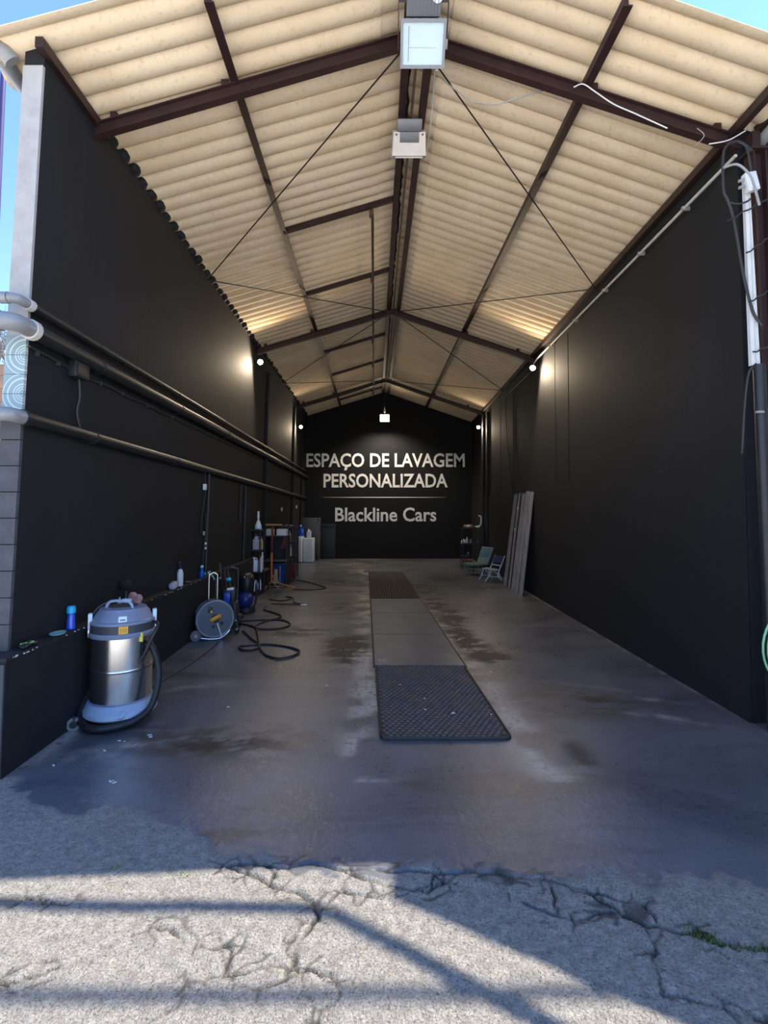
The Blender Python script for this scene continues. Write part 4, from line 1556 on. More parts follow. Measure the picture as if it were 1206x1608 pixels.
def curved_label(a0, a1, r0, r1, z0, z1, n_=8):
    mb = MB()
    rows = []
    for k in range(n_ + 1):
        a = a0 + (a1 - a0) * k / n_
        rows.append([(r0 * math.cos(a), r0 * math.sin(a), z0), (r1 * math.cos(a), r1 * math.sin(a), z1)])
    for k, (p, q) in enumerate(rows):
        mb.v += [p, q]
        if k:
            mb.f.append((2 * k - 2, 2 * k, 2 * k + 1, 2 * k - 1))
    return mb


ca = R(-90 + 27.5)
lb = curved_label(ca - .14, ca + .14, .2225, .2225, .655, .709).part('brand_label', 'label_orange', V)
for k in range(4):
    q = ca - .10 + .055 * k
    curved_label(q, q + .033, .2232, .2232, .668, .696, 2).part('label_mark', 'amber_steel', lb)
wlb = curved_label(ca - .17, ca + .11, .2055, .1895, .738, .776).part('rating_plate', 'label_white', V)
curved_label(ca - .12, ca + .06, .2025, .198, .747, .757).part('plate_text', 'flood_frame', wlb)
# tray with its front bumper
tray = MB()
N = 44
for k in range(N):
    a = 2 * math.pi * k / N
    fr_ = max(0, math.cos(a - ca))
    for rr, z in ((.205, .06), (.225 + .045 * fr_, .055), (.245 + .050 * fr_, .075), (.245 + .045 * fr_, .105), (.222 + .012 * fr_, .15), (.205, .14)):
        tray.v.append((rr * math.cos(a), rr * math.sin(a), z))
for k in range(N):
    for j in range(5):
        a_, b2 = 6 * k + j, 6 * ((k + 1) % N) + j
        tray.f.append((a_, b2, b2 + 1, a_ + 1))
tr = tray.part('base_tray', 'vac_tray_blue', V)
MB().lathe([(.035, -.01), (.035, .012), (.022, .02), (.002, .021)], (.268 * math.cos(ca), .268 * math.sin(ca), .10), 14, Matrix.Rotation(R(40), 3, 'X')).part('boss', 'vac_tray_blue', tr)
MB().lathe([(.19, .06), (.2, .065), (.2, .14), (.19, .14)], seg=28).part('tank_foot', 'vac_dark_grey', V)
for a in (R(-150), R(-55), R(40), R(130)):
    c = Vector((.185 * math.cos(a), .185 * math.sin(a), .04))
    d = Vector((-math.sin(a + .4), math.cos(a + .4), 0))
    s = Vector((d.y, -d.x, 0))
    if a == R(-150):
        c = Vector((-.205, -.245, .042))
        s = Vector((.35, -.94, 0))
    w_ = MB().cyl(c - s * .014, c + s * .014, .038 if a != R(-150) else .045, seg=18).part('caster', 'flood_frame', V)
    MB().cyl(c - s * .016, c + s * .016, .026, seg=14).part('caster_hub', 'black_plastic', w_)
    MB().box((c.x, c.y, .075), (.03, .03, .03)).part('fork', 'vac_dark_grey', w_)
# hose lying round the base
pts = [(.215, -.06, .56), (.262, -.05, .50), (.30, -.05, .36), (.305, -.09, .22), (.28, -.15, .11), (.20, -.24, .055), (.06, -.315, .04), (-.06, -.31, .04), (-.145, -.25, .05), (-.195, -.20, .06), (-.222, -.13, .10), (-.23, -.05, .16), (-.225, .04, .24)]
hs = MB().tube(pts, .024, 12, 7).part('hose', 'black_rubber', V)
ringm = MB()
P_ = catmull([Vector(p) for p in pts], 12)
for i in range(2, len(P_) - 2, 2):
    d = (P_[i + 1] - P_[i - 1]).normalized()
    ringm.cyl(P_[i] - d * .003, P_[i] + d * .003, .0262, seg=10)
ringm.part('hose_rib', 'black_rubber', hs, kind='stuff')
# clipped wand
MB().tube([(.20, -.09, .44), (.225, -.10, .50), (.262, -.09, .60), (.285, -.06, .67), (.275, -.03, .70), (.235, -.01, .705)], .013, 10, 5).part('wand', 'black_plastic', V)
mb = MB()
for dx in (-.014, .014):
    mb.bar((.20 + dx, -.115, .42), (.21 + dx, -.105, .47), .008, .008)
mb.bar((.186, -.105, .47), (.226, -.105, .47), .008, .008)
mb.part('nozzle_clip', 'dark_cable', V)
MB().box((.196, -.115, .615), (.022, .012, .065)).part('hang_tag', 'yellow_plastic', V)
MB().tube([(-.085, -.06, .86), (-.14, -.08, .83), (-.18, -.11, .77), (-.20, -.11, .72)], .006, 6, 5).part('power_lead', 'vac_dark_grey', V)
# brush head lying behind it on the plinth
t = thing('brush_head', 'black long-handled brush head on the plinth behind the vacuum', 'brush', (LO(4.6) - .05, 4.58, .685))
MB().lathe([(.028, 0), (.035, .01), (.02, .06), (.014, .12), (.012, .15)], seg=14).part('handle', 'black_plastic', t)
mb = MB().sphere((0, 0, .20), .052, 14, 9, (1, 1.1, .95))
mb.part('bristles', 'foam_black', t)
t = thing('scrub_pad', 'pink scrubbing pad leaning behind the vacuum head', 'scrub pad', (LO(4.75) - .045, 4.74, .686))
mb = MB()
for i, (dx, dz) in enumerate(((0, .04), (.03, .055), (-.03, .05), (.02, .03), (-.015, .075))):
    mb.sphere((dx * 1.1, 0, dz), .038, 12, 7, (1.1, .6, 1))
mb.part('pad', 'pink_sponge', t)
t = thing('funnel', 'small pale blue funnel upturned behind the vacuum handle', 'funnel', (LO(4.5) - .05, 4.47, .686))
MB().lathe([(.042, 0), (.044, .005), (.018, .06), (.008, .075), (.006, .11)], seg=16).part('cone', 'pale_blue_plastic', t)
MB().lathe([(.046, 0), (.046, .006), (.04, .008)], seg=16).part('lip', 'vac_tray_blue', t)

# ================================================================ THINGS ON THE PLINTH
t = thing('detergent_bottle', 'small dark blue bottle with cyan cap at the near end of the plinth', 'bottle', (LO(3.76) - .055, 3.76, .686))
MB().lathe([(.026, 0), (.030, .004), (.029, .05), (.024, .08), (.025, .10), (.018, .115), (.017, .12)], seg=18).part('bottle_body', 'bottle_blue_glass', t)
MB().lathe([(.023, .112), (.029, .116), (.030, .15), (.024, .166), (.004, .168)], seg=18).part('cap', 'cyan_plastic', t)
t = thing('crumpled_cap', 'flat teal plastic dish beside the small blue bottle', 'dish', (LO(3.62) - .05, 3.60, .686))
MB().lathe([(.03, 0), (.042, .004), (.046, .014), (.040, .012), (.026, .006)], seg=16, sy=1.5).part('dish_body', 'teal_glass', t)
t = thing('work_glove', 'crumpled black and green glove lying near the plinth end', 'glove', (LO(3.25) - .05, 3.27, .686))
mb = MB()
for i in range(6):
    mb.sphere((rnd.uniform(-.025, .025), rnd.uniform(-.06, .06), .010 + rnd.uniform(0, .01)), .016, 10, 6, (1.2, 1.7, .8))
mb.part('palm', 'black_rubber', t)
mb = MB()
for i in range(4):
    mb.tube([(rnd.uniform(-.02, .02), rnd.uniform(-.06, .06), .018), (rnd.uniform(-.02, .03), rnd.uniform(-.07, .07), .028)], .006, 7)
mb.part('fingers', 'green_cloth', t)


def spray_bottle(t, body, head, h=.20, r=.034):
    MB().lathe([(r * .9, 0), (r, .006), (r, h * .72), (r * .75, h * .88), (r * .42, h * .96), (r * .42, h)], seg=18).part('bottle_body', body, t)
    hd = MB().lathe([(r * .45, h * .97), (r * .5, h), (r * .5, h + .03), (r * .3, h + .035)], seg=14).part('collar', head, t)
    MB().box((0, -.012, h + .055), (.026, .075, .036), bev=.006).part('trigger_head', head, t)
    MB().tube([(0, -.02, h + .04), (0, -.035, h + .02), (0, -.03, h + .0)], .005, 6).part('trigger', head, t)


t = thing('spray_bottle', 'white spray bottle with dark blue trigger on the plinth', 'bottle', (LO(5.87) - .05, 5.87, .686))
spray_bottle(t, 'white_plastic', 'navy_plastic')
t = thing('foam_block', 'rounded lilac sponge beside the white spray bottle', 'sponge', (LO(5.70) - .048, 5.68, .686))
MB().box((0, 0, .036), (.075, .13, .07), Matrix.Rotation(.2, 3, 'X'), bev=.025).part('sponge_body', 'foam_lilac', t)
t = thing('stone_chip', 'flat grey stone lying on the plinth past the spray bottle', 'stone', (LO(6.1) - .045, 6.10, .686))
MB().sphere((0, 0, .012), .03, 10, 6, (1.2, 2.0, .45)).part('stone_body', 'grey_block', t)
t = thing('water_can', 'bright blue pouring can on the plinth above the hose reel', 'can', (LO(6.62) - .05, 6.62, .686))
MB().lathe([(.034, 0), (.036, .005), (.034, .06), (.020, .10), (.018, .13)], seg=16).part('can_body', 'blue_plastic', t)
MB().tube([(.02, -.02, .03), (.05, -.05, .06), (.075, -.08, .05)], .010, 8, 4).part('spout', 'cyan_plastic', t)
MB().lathe([(.021, .125), (.022, .15), (.004, .155)], seg=14).part('cap', 'pale_blue_plastic', t)
t = thing('spray_gun', 'pale teal spray gun hooked over the plinth edge beside the blue can', 'spray gun', (LO(6.82) - .02, 6.82, .690))
MB().box((.0, 0, .03), (.03, .06, .045), bev=.008).part('gun_body', 'teal_glass', t)
MB().tube([(0, 0, .03), (.05, -.02, -.01), (.085, -.03, -.06)], .010, 8, 4).part('nozzle', 'teal_glass', t)

# ================================================================ HOSE REEL CART
H = thing('hose_reel', 'grey hose reel cart with orange hub and tube handle by the plinth', 'hose reel', (-2.07, 6.28, 0), R(28))
# local: x to the right, -y towards the viewer; drum axis along y
rotY = Matrix.Rotation(R(90), 3, 'X')


def disc(r, y0, y1, z=.245, x=0.0, seg=34):
    return MB().cyl((x, y0, z), (x, y1, z), r, seg=seg)


fl = disc(.205, -.10, -.085).part('front_flange', 'reel_grey', H)
disc(.215, .085, .10).part('back_flange', 'reel_grey', H)
mb = MB().tube([(.212 * math.cos(a), -.092, .245 + .212 * math.sin(a)) for a in np.linspace(0, 2 * math.pi, 37)[:-1]], .013, 8, 0, True)
mb.part('flange_rim', 'reel_light_grey', fl)
mb = MB()
for k in range(7):
    y = -.072 + .024 * k
    mb.tube([((.172 + .012 * (k % 2)) * math.cos(a), y, .245 + (.172 + .012 * (k % 2)) * math.sin(a)) for a in np.linspace(0, 2 * math.pi, 31)[:-1]], .013, 7, 0, True)
mb.part('wound_hose', 'dark_cable', H)
MB().box((.0, -.115, .26), (.135, .03, .05), Matrix.Rotation(R(-24), 3, 'Y'), bev=.014).part('hub_bar', 'orange_plastic', H)
disc(.05, -.112, -.10, .252).part('hub', 'black_plastic', H)
MB().cyl((-.02, -.10, .16), (-.02, -.106, .16), .02, seg=14).part('hole_cover', 'black_plastic', fl)
MB().cyl((.075, -.10, .19), (.075, -.106, .19), .022, seg=14).part('hole_cover', 'black_plastic', fl)
MB().box((-.06, -.105, .365), (.05, .008, .06), bev=.003).part('handle_slot', 'black_plastic', fl)
MB().cyl((-.055, -.105, .345), (-.055, -.155, .345), .014, seg=10).part('crank_knob', 'yellow_plastic', H)
MB().bar((.02, -.12, .20), (.075, -.12, .03), .014, .012, (0, 1, 0)).part('front_strut', 'chrome', H)
MB().tube([(-.06, .03, .30), (-.06, .03, .72), (-.045, .03, .765), (-.01, .03, .785), (.025, .03, .765), (.04, .03, .72), (.04, .03, .30)], .011, 9, 4).part('handle_frame', 'chrome', H)
mb = MB().tube([(-.16, -.10, .035), (-.05, -.12, .018), (.06, -.12, .02), (.15, -.09, .07), (.19, -.09, .14)], .010, 8, 4)
mb.part('base_frame', 'chrome', H)
for x, y in ((-.215, -.055), (-.16, .12)):
    w_ = MB().cyl((x, y - .018, .062), (x, y + .018, .062), .062, seg=20).part('wheel', 'reel_grey', H)
    MB().cyl((x, y - .022, .062), (x, y + .022, .062), .022, seg=12).part('wheel_hub', 'pink_sponge', w_)
MB().bar((-.215, -.05, .062), (-.16, .12, .062), .012, .012).part('axle', 'chrome', H)

# ================================================================ MACHINES
t = thing('pressure_washer', 'upright black pressure washer with blue panel beside the hose reel', 'pressure washer', (-2.06, 6.86, 0), R(12))
MB().box((0, 0, .20), (.24, .26, .32), bev=.05).part('body', 'panel_dark', t)
MB().box((.0, -.02, .42), (.19, .20, .22), bev=.05).part('upper_housing', 'black_plastic', t)
MB().box((-.02, -.125, .40), (.085, .03, .14), bev=.02).part('blue_panel', 'blue_plastic', t)
MB().box((.02, -.10, .515), (.09, .05, .03), bev=.01).part('top_grip', 'label_white', t)
MB().tube([(-.10, .10, .36), (-.10, .12, .70), (-.07, .12, .76), (.07, .12, .76), (.10, .12, .70), (.10, .10, .36)], .013, 8, 4).part('push_handle', 'black_plastic', t)
for s in (-1, 1):
    MB().cyl((s * .12, .08, .08), (s * .155, .08, .08), .08, seg=20).part('wheel', 'black_rubber', t)
MB().cyl((-.15, -.10, .40), (-.15, -.10, .66), .010, seg=8).part('white_lance', 'white_plastic', t)
MB().sphere((-.11, -.10, .66), .016, 10, 6).part('lance_joint', 'grey_cable', t)
t = thing('spray_lance', 'long dark spray lance with cyan collar leaning on the washer', 'lance', (-1.86, 6.55, 0))
MB().tube([(0, 0, .035), (-.03, .03, .16), (-.20, .28, .62), (-.235, .33, .80)], .012, 8, 5).part('tube', 'dark_cable', t)
MB().sphere((-.205, .285, .63), .032, 12, 8, (1.2, 1, .8)).part('collar', 'cyan_plastic', t)
MB().sphere((0, -.01, .035), .033, 12, 8).part('foot_wheel', 'black_rubber', t)
MB().sphere((.0, -.03, .05), .016, 10, 6).part('foot_cap', 'grey_cable', t)
MB().sphere((-.025, .01, .15), .014, 10, 6).part('joint', 'grey_cable', t)
t = thing('air_compressor', 'black compressor on a round dark blue tank', 'compressor', (-2.12, 7.85, 0))
MB().sphere((.02, -.06, .20), .125, 24, 14).part('tank', 'deep_blue_plastic', t)
MB().lathe([(.10, .26), (.115, .28), (.115, .50), (.10, .55), (.06, .585), (.005, .59)], (.02, .02, 0), 24).part('motor_cover', 'black_plastic', t)
MB().sphere((.01, -.075, .535), .018, 10, 6).part('gauge', 'chrome', t)
MB().box((.0, -.09, .30), (.12, .02, .03), bev=.006).part('outlet_bar', 'chrome', t)
MB().lathe([(.13, .0), (.14, .01), (.14, .05), (.12, .09)], (.02, .0, 0), 22).part('foot_ring', 'black_rubber', t)
MB().tube([(.16, -.05, .46), (.185, -.06, .38), (.19, -.07, .22), (.16, -.09, .10), (.10, -.12, .03)], .014, 8, 5).part('side_hose', 'black_rubber', t)
MB().cyl((.155, -.06, .32), (.165, -.06, .48), .012, seg=8).part('side_valve', 'chrome', t)
t = thing('tool_bundle', 'dark broom handles and tools leaning between washer and compressor', 'tools', (-2.2, 7.3, 0))
for k, (x, y, h, m_) in enumerate(((-.06, -.12, .80, 'wood_board'), (-.02, -.05, .74, 'dark_red_steel'), (.03, .02, .66, 'dark_cable'), (.06, .1, .60, 'dark_cable'))):
    MB().cyl((x + .08, y, .0), (x - .06, y + .06, h), .012, seg=8).part('handle', m_, t)
    MB().box((x + .085, y, .03), (.08, .05, .06), bev=.01).part('tool_head', 'panel_dark', t)

# ================================================================ LEFT REAR: RACKS, STAND, BINS, CABINETS
def jug(label, loc, body='white_plastic', cap='blue_plastic', h=.2, r=.05, rz=0, kind='jug', name='bottle'):
    t = thing(name, label, 'bottle', loc, rz)
    if kind == 'jug':
        MB().box((0, 0, h * .36), (r * 2, r * 1.3, h * .72), bev=r * .35).part('bottle_body', body, t)
        MB().lathe([(r * .62, h * .68), (r * .5, h * .8), (r * .3, h * .88), (r * .3, h * .94)], (-r * .2, 0, 0), 14).part('neck', body, t)
        MB().lathe([(r * .38, h * .9), (r * .38, h * .99), (r * .3, h)], (-r * .2, 0, 0), 12).part('cap', cap, t)
        MB().tube([(r * .1, 0, h * .85), (r * .7, 0, h * .82), (r * .85, 0, h * .62)], r * .14, 7, 4).part('handle', body, t)
    elif kind == 'cone':
        MB().lathe([(r, 0), (r * 1.02, .01), (r * .95, h * .2), (r * .45, h * .45), (r * .28, h * .52), (r * .26, h * .62)], seg=16).part('bottle_body', body, t)
        MB().lathe([(r * .3, h * .6), (r * .34, h * .75), (r * .26, h * .98), (r * .1, h)], seg=12).part('sprayer', cap, t)
    else:
        MB().lathe([(r * .95, 0), (r, .01), (r, h * .6), (r * .7, h * .78), (r * .34, h * .86), (r * .34, h * .9)], seg=16).part('bottle_body', body, t)
        MB().lathe([(r * .4, h * .88), (r * .4, h * .98), (r * .3, h)], seg=12).part('cap', cap, t)
    return t


def rack(name, label, loc, wd, dp, hs, post=.018, m='black_plastic', rz=0):
    t = thing(name, label, 'rack', loc, rz)
    top = max(hs)
    for sx in (-1, 1):
        for sy in (-1, 1):
            MB().box((sx * (wd / 2 - post / 2), sy * (dp / 2 - post / 2), top / 2), (post, post, top)).part('post', m, t)
    for h in hs:
        MB().box((0, 0, h - .008), (wd, dp, .016)).part('shelf', m, t)
        MB().box((0, -dp / 2, h + .004), (wd, .006, .024)).part('shelf_lip', 'dark_cable' if m == 'black_plastic' else m, t)
    return t


RX, RY = -2.335, 9.45
rack('bottle_rack', 'slim black bottle rack at the end of the plinth', (RX, RY, 0), .19, .34, (.10, .42, .82, 1.19))
jug('pale blue spray bottle with tall neck on top of the slim black rack', (RX + .01, RY, 1.19), 'pale_blue_plastic', 'white_plastic', .34, .065, 0, 'cone')
jug('white and blue detergent jug on the second shelf of the slim rack', (RX, RY - .05, .82), 'foam_lilac', 'blue_plastic', .28, .07)
jug('yellow-green bottle beside the jug on the slim rack', (RX + .062, RY + .05, .82), 'amber_cloth', 'moss', .24, .03, 0, 'round')
jug('big white jug on the third shelf of the slim rack, left one', (RX - .04, RY - .06, .42), 'label_white', 'navy_plastic', .30, .065, .2)
jug('tall pale bottle beside the big white jug on the slim rack', (RX + .062, RY - .02, .42), 'cabinet_white', 'moss', .30, .034, 0, 'round')
jug('violet spray bottle at the bottom of the slim rack', (RX + .0, RY - .06, .10), 'violet_plastic', 'label_white', .17, .055)
jug('thin white bottle at the bottom right of the slim rack', (RX + .068, RY - .06, .10), 'cabinet_white', 'moss', .22, .025, 0, 'round')
jug('narrow white bottle standing just past the slim rack', (RX + .01, RY + .35, .42), 'cabinet_white', 'white_plastic', .33, .035, 0, 'round')
t = thing('side_shelf', 'low dark bench behind the slim rack', 'bench', (RX - .0, RY + .42, 0))
MB().box((.0, 0, .405), (.18, .42, .03)).part('bench_top', 'wood_board', t)
for sx in (-1, 1):
    for sy in (-1, 1):
        MB().box((sx * .07, sy * .18, .195), (.03, .03, .39)).part('leg', 'panel_dark', t)
t = thing('cloth_bundle', 'ochre cloth hanging over the corner of the bench', 'cloth', (-2.08, 9.82, 0))
mb = MB()
for k in range(5):
    mb.tube([(.0 + .012 * k, -.02 * k, .42), (.01 * k, -.03 - .01 * k, .30), (.02 * k - .02, -.03, .16)], .017, 7, 4)
mb.part('folds', 'amber_cloth', t)

# orange stand
S = thing('orange_stand', 'orange T-shaped stand with yellow tripod feet', 'stand', (-2.26, 10.32, 0))
MB().cyl((0, 0, .10), (0, 0, .74), .023, seg=12).part('lower_pole', 'orange_steel', S)
MB().cyl((0, 0, .72), (.01, 0, 1.22), .023, seg=12).part('upper_pole', 'dark_red_steel', S)
MB().bar((-.13, 0, 1.255), (.20, 0, 1.255), .03, .03).part('cross_bar', 'amber_steel', S)
MB().cyl((0, 0, .70), (0, 0, .76), .026, seg=12).part('clamp', 'panel_dark', S)
for a, l_ in ((R(-8), .47), (R(-25), .16), (R(-120), .17)):
    d = Vector((math.cos(a), math.sin(a), 0))
    f_ = MB().tube([(0, 0, .12), d * l_ * .5 + Vector((0, 0, .07)), d * l_ + Vector((0, 0, .014))], .011, 8, 4).part('foot', 'amber_steel', S)
    MB().tube([(0, 0, .02), d * l_ * .55 + Vector((0, 0, .035))], .008, 7).part('foot_brace', 'amber_steel', f_)
    MB().sphere(d * l_ + Vector((0, 0, .014)), .014, 10, 6).part('foot_tip', 'offwhite_plastic', f_)

# black shelf, bins and papers behind the stand
rack('black_shelf', 'wide black shelf unit behind the orange stand', (-2.235, 11.9, 0), .42, .5, (.49, .82, 1.15), .03, 'panel_dark')
for i, (x, z, lab, kd, bd, r_, h) in enumerate((
        (-.02, .82, 'white cone bottle on the upper board of the wide black shelf', 'cone', 'cabinet_white', .055, .30),
        (.07, .82, 'small pale bottle on the upper board of the wide black shelf', 'round', 'offwhite_plastic', .030, .12),
        (.15, .82, 'tall thin bottle at the right end of the upper board', 'round', 'offwhite_plastic', .022, .26),
        (.02, .49, 'white round jar on the lower board of the wide black shelf', 'round', 'offwhite_plastic', .05, .24),
        (.10, .49, 'grey bottle in the middle of the lower board', 'round', 'foam_lilac', .03, .20),
        (.16, .49, 'narrow white bottle at the right end of the lower board', 'round', 'cabinet_white', .03, .29))):
    jug(lab, (-2.30 + x, 11.70, z), bd, 'white_plastic', h, r_, 0, kd)
t = thing('tray_of_oddments', 'dusty tray of oddments on top of the wide black shelf', 'tray', (-2.22, 11.85, 1.15))
MB().box((0, 0, .02), (.34, .3, .035), bev=.01).part('tray_body', 'panel_dark', t)
for k in range(6):
    MB().sphere((-.14 + .055 * k, -.1 + .02 * (k % 3), .045), .03, 10, 6, (1.2, 1, .7)).part('oddment', 'grey_block' if k % 2 else 'reel_light_grey', t)
for x, lab in ((-2.37, 'white paper towel pack left of the orange stand pole'), (-2.12, 'white paper towel pack right of the orange stand pole')):
    t = thing('towel_pack', lab, 'paper towels', (x, 10.66, 1.02))
    MB().box((0, 0, .07), (.21 if x > -2.3 else .14, .2, .14), bev=.02).part('pack', 'paper', t)
    MB().box((0, -.10, .07), (.06, .006, .05)).part('pack_label', 'label_white', t)
t = thing('storage_cabinet', 'open dark cabinet behind the orange stand holding paper towels', 'cabinet', (-2.225, 10.72, 0))
MB().box((.0, .0, 1.005), (.46, .36, .03)).part('top_board', 'panel_dark', t)
MB().box((.0, .0, .515), (.47, .38, .045)).part('middle_board', 'wood_board', t)
for sx in (-1, 1):
    MB().box((sx * .215, .0, .50), (.03, .36, .98)).part('side_panel', 'panel_dark', t)
MB().box((0, .17, .75), (.42, .02, .46)).part('back_panel', 'panel_dark', t)
t = thing('red_cloth', 'dark red cloth hanging inside the open dark cabinet', 'cloth', (-2.09, 10.58, .74))
mb = MB()
for k in range(4):
    mb.tube([(.03 + .02 * k, 0, .24), (.015 * k, -.01, .12), (-.03 + .015 * k, 0, .02)], .022, 7, 4)
mb.part('folds', 'red_fabric', t)
t = thing('blue_bin', 'dark blue plastic bin beneath the open cabinet', 'bin', (-2.17, 10.66, 0))
MB().hexa([(-.12, -.11, 0), (.12, -.11, 0), (.12, .11, 0), (-.12, .11, 0), (-.15, -.13, .44), (.15, -.13, .44), (.15, .13, .44), (-.15, .13, .44)]).part('bin_body', 'deep_blue_plastic', t)
MB().box((0, 0, .445), (.32, .28, .03), bev=.008).part('bin_rim', 'navy_plastic', t)
MB().box((.04, -.128, .22), (.02, .02, .42), Matrix.Rotation(-.05, 3, 'X')).part('bin_rib', 'vac_grey_blue', t)
MB().box((-.1, -.128, .20), (.05, .012, .05)).part('bin_sticker', 'teal_glass', t)
t = thing('red_crates', 'dull red crate under the wide black shelf', 'crate', (-2.17, 11.80, 0))
MB().hexa([(-.13, -.14, 0), (.13, -.14, 0), (.13, .14, 0), (-.13, .14, 0), (-.15, -.16, .32), (.15, -.16, .32), (.15, .16, .32), (-.15, .16, .32)]).part('crate_body', 'red_fabric', t)
for k in range(3):
    MB().box((0, -.160, .08 + .09 * k), (.28, .012, .02)).part('crate_rib', 'dark_red_steel', t)

# cabinets by the back wall
t = thing('white_cabinet', 'tall narrow white cabinet near the back left corner', 'cabinet', (-2.485, 15.30, 0))
MB().box((0, 0, .40), (.135, .5, .74), bev=.006).part('cabinet_body', 'cabinet_white', t)
MB().box((0, -.253, .40), (.12, .012, .70), bev=.004).part('door', 'cabinet_white', t)
for s in (-1, 1):
    MB().cyl((s * .05, -.18, 0), (s * .05, -.18, .04), .015, seg=8).part('foot', 'white_plastic', t)
t = thing('white_cabinet', 'wider white cabinet with framed door near the back left corner', 'cabinet', (-2.26, 15.45, 0))
MB().box((0, 0, .36), (.29, .45, .70), bev=.006).part('cabinet_body', 'cabinet_white', t)
dr = MB().box((0, -.23, .36), (.27, .014, .66), bev=.003).part('door', 'cabinet_white', t)
for sx, sz, cx, cz in ((.25, .02, 0, .68), (.25, .02, 0, .04), (.02, .62, -.12, .36), (.02, .62, .12, .36)):
    MB().box((cx, -.24, cz), (sx, .012, sz)).part('door_frame', 'cabinet_white', dr)
MB().box((.10, -.245, .42), (.012, .012, .08)).part('door_handle', 'chrome', dr)
jug('blue canister on the narrow white cabinet', (-2.47, 15.25, .772), 'bottle_blue_glass', 'label_white', .33, .075)
jug('white canister on the wider white cabinet', (-2.26, 15.40, .712), 'cabinet_white', 'white_plastic', .27, .07)
t = thing('grey_cabinet', 'tall dull grey cabinet against the back wall behind white cabinets', 'cabinet', (-2.29, 16.12, 0))
MB().box((0, 0, .655), (.54, .5, 1.31), bev=.008).part('cabinet_body', 'cabinet_grey', t)
dr = MB().box((-.01, -.258, .93), (.50, .016, .70), bev=.004).part('upper_door', 'cabinet_grey', t)
dr2 = MB().box((-.01, -.258, .29), (.50, .016, .52), bev=.004).part('lower_door', 'panel_dark', t)
MB().box((.26, -.262, 1.25), (.022, .02, .07)).part('hinge_tag', 'red_fabric', t)
t = thing('dark_panel', 'flat black board leaning against the back wall beside the grey cabinet', 'board', (-1.78, 16.33, 0))
MB().box((0, 0, .56), (.46, .05, 1.12), Matrix.Rotation(R(-2), 3, 'X'), bev=.004).part('board', 'panel_dark', t)
MB().box((0, -.03, 1.08), (.44, .012, .03)).part('top_batten', 'panel_dark', t)

# ================================================================ RIGHT REAR: RACK, CHAIRS, LEANING SHEETS
def fan_like():
    t = thing('hoop_heater', 'white hoop-shaped appliance on top of the right rack', 'appliance', (2.56, 14.05, 1.07))
    MB().tube([(-.10, 0, .02), (.02, 0, .03), (.09, 0, .07), (.115, 0, .20), (.10, 0, .30), (.04, 0, .325)], .020, 9, 5).part('hoop', 'white_plastic', t)
    MB().tube([(.02, .02, .03), (.0, .02, .14), (.03, .02, .26)], .010, 8, 4).part('inner_rod', 'dark_cable', t)
    MB().lathe([(.08, 0), (.085, .01), (.06, .03), (.01, .035)], seg=18).part('base', 'reel_light_grey', t)


rack('tool_rack', 'black rack of car products in the back right corner', (2.42, 14.1, 0), .58, .36, (.30, .64, 1.06), .02, 'panel_dark')
fan_like()
t = thing('produce_tray', 'shallow orange-brown tray with white item on top of right rack', 'tray', (2.33, 14.02, 1.066))
MB().lathe([(.13, 0), (.16, .02), (.17, .05), (.155, .05), (.12, .02)], seg=20, sy=.7).part('tray_body', 'amber_steel', t)
MB().sphere((-.04, -.09, .045), .05, 12, 8, (1.3, .8, .6)).part('white_item', 'white_plastic', t)
for k in range(5):
    MB().sphere((-.11 + .05 * k, .01 * (k % 2), .06), .032, 10, 6).part('oddment', ('orange_steel', 'wood_board', 'amber_cloth')[k % 3], t)
for x, h, r_, bd, lab in ((2.18, .12, .075, 'white_plastic', 'white bowl at the left end of the middle shelf on right rack'), (2.27, .18, .032, 'offwhite_plastic', 'white upright bottle beside the bowl on the right rack'),
                          (2.37, .14, .035, 'reel_light_grey', 'grey bottle in the middle of the right rack'), (2.56, .13, .03, 'reel_grey', 'dim grey bottle at the right end of the right rack')):
    jug(lab, (x, 14.0, .64), bd, bd, h, r_, 0, 'round')
t = thing('folded_trolley', 'small dark folding trolley with pale knobs before the right rack', 'trolley', (2.12, 13.35, 0))
for s in (-1, 1):
    MB().tube([(-.12, s * .12, .02), (.02, s * .12, .30), (.06, s * .12, .42)], .012, 7).part('side_bar', 'dark_cable', t)
MB().box((.08, 0, .24), (.18, .24, .03)).part('seat_board', 'red_fabric', t)
MB().sphere((.06, -.12, .44), .025, 10, 6).part('knob', 'grey_cable', t)
MB().cyl((.06, -.12, .08), (.06, -.12, .22), .02, seg=8).part('front_leg', 'grey_cable', t)

# green lounger, back tilted to the right
t = thing('lounge_chair', 'green folding lounge chair with teal backrest by the right wall', 'chair', (2.32, 12.5, 0), R(28))
MB().box((-.12, 0, .235), (.48, .42, .045), bev=.015).part('seat_pad', 'lounge_green', t)
Mb = Matrix.Rotation(R(24), 3, 'Y')
bk = MB().box((0, 0, .22), (.045, .42, .44), bev=.02)
rotated(bk, Mb)
bk.v = [(p[0] + .10, p[1], p[2] + .24) for p in bk.v]
bko = bk.part('backrest', 'lounge_trim', t)
bk = MB().box((-.026, 0, .29), (.012, .34, .24), bev=.005)
rotated(bk, Mb)
bk.v = [(p[0] + .10, p[1], p[2] + .24) for p in bk.v]
bk.part('back_cushion', 'lounge_teal', bko)
for s in (-1, 1):
    MB().tube([(-.38, s * .21, .235), (.12, s * .21, .235)], .012, 7).part('side_rail', 'lounge_green', t)
    MB().tube([(-.20, s * .2, .23), (-.14, s * .2, .0)], .012, 7).part('leg', 'lounge_green' if s > 0 else 'vac_grey_blue', t)
    MB().tube([(.02, s * .2, .23), (-.04, s * .2, .0)], .012, 7).part('leg', 'dark_cable', t)

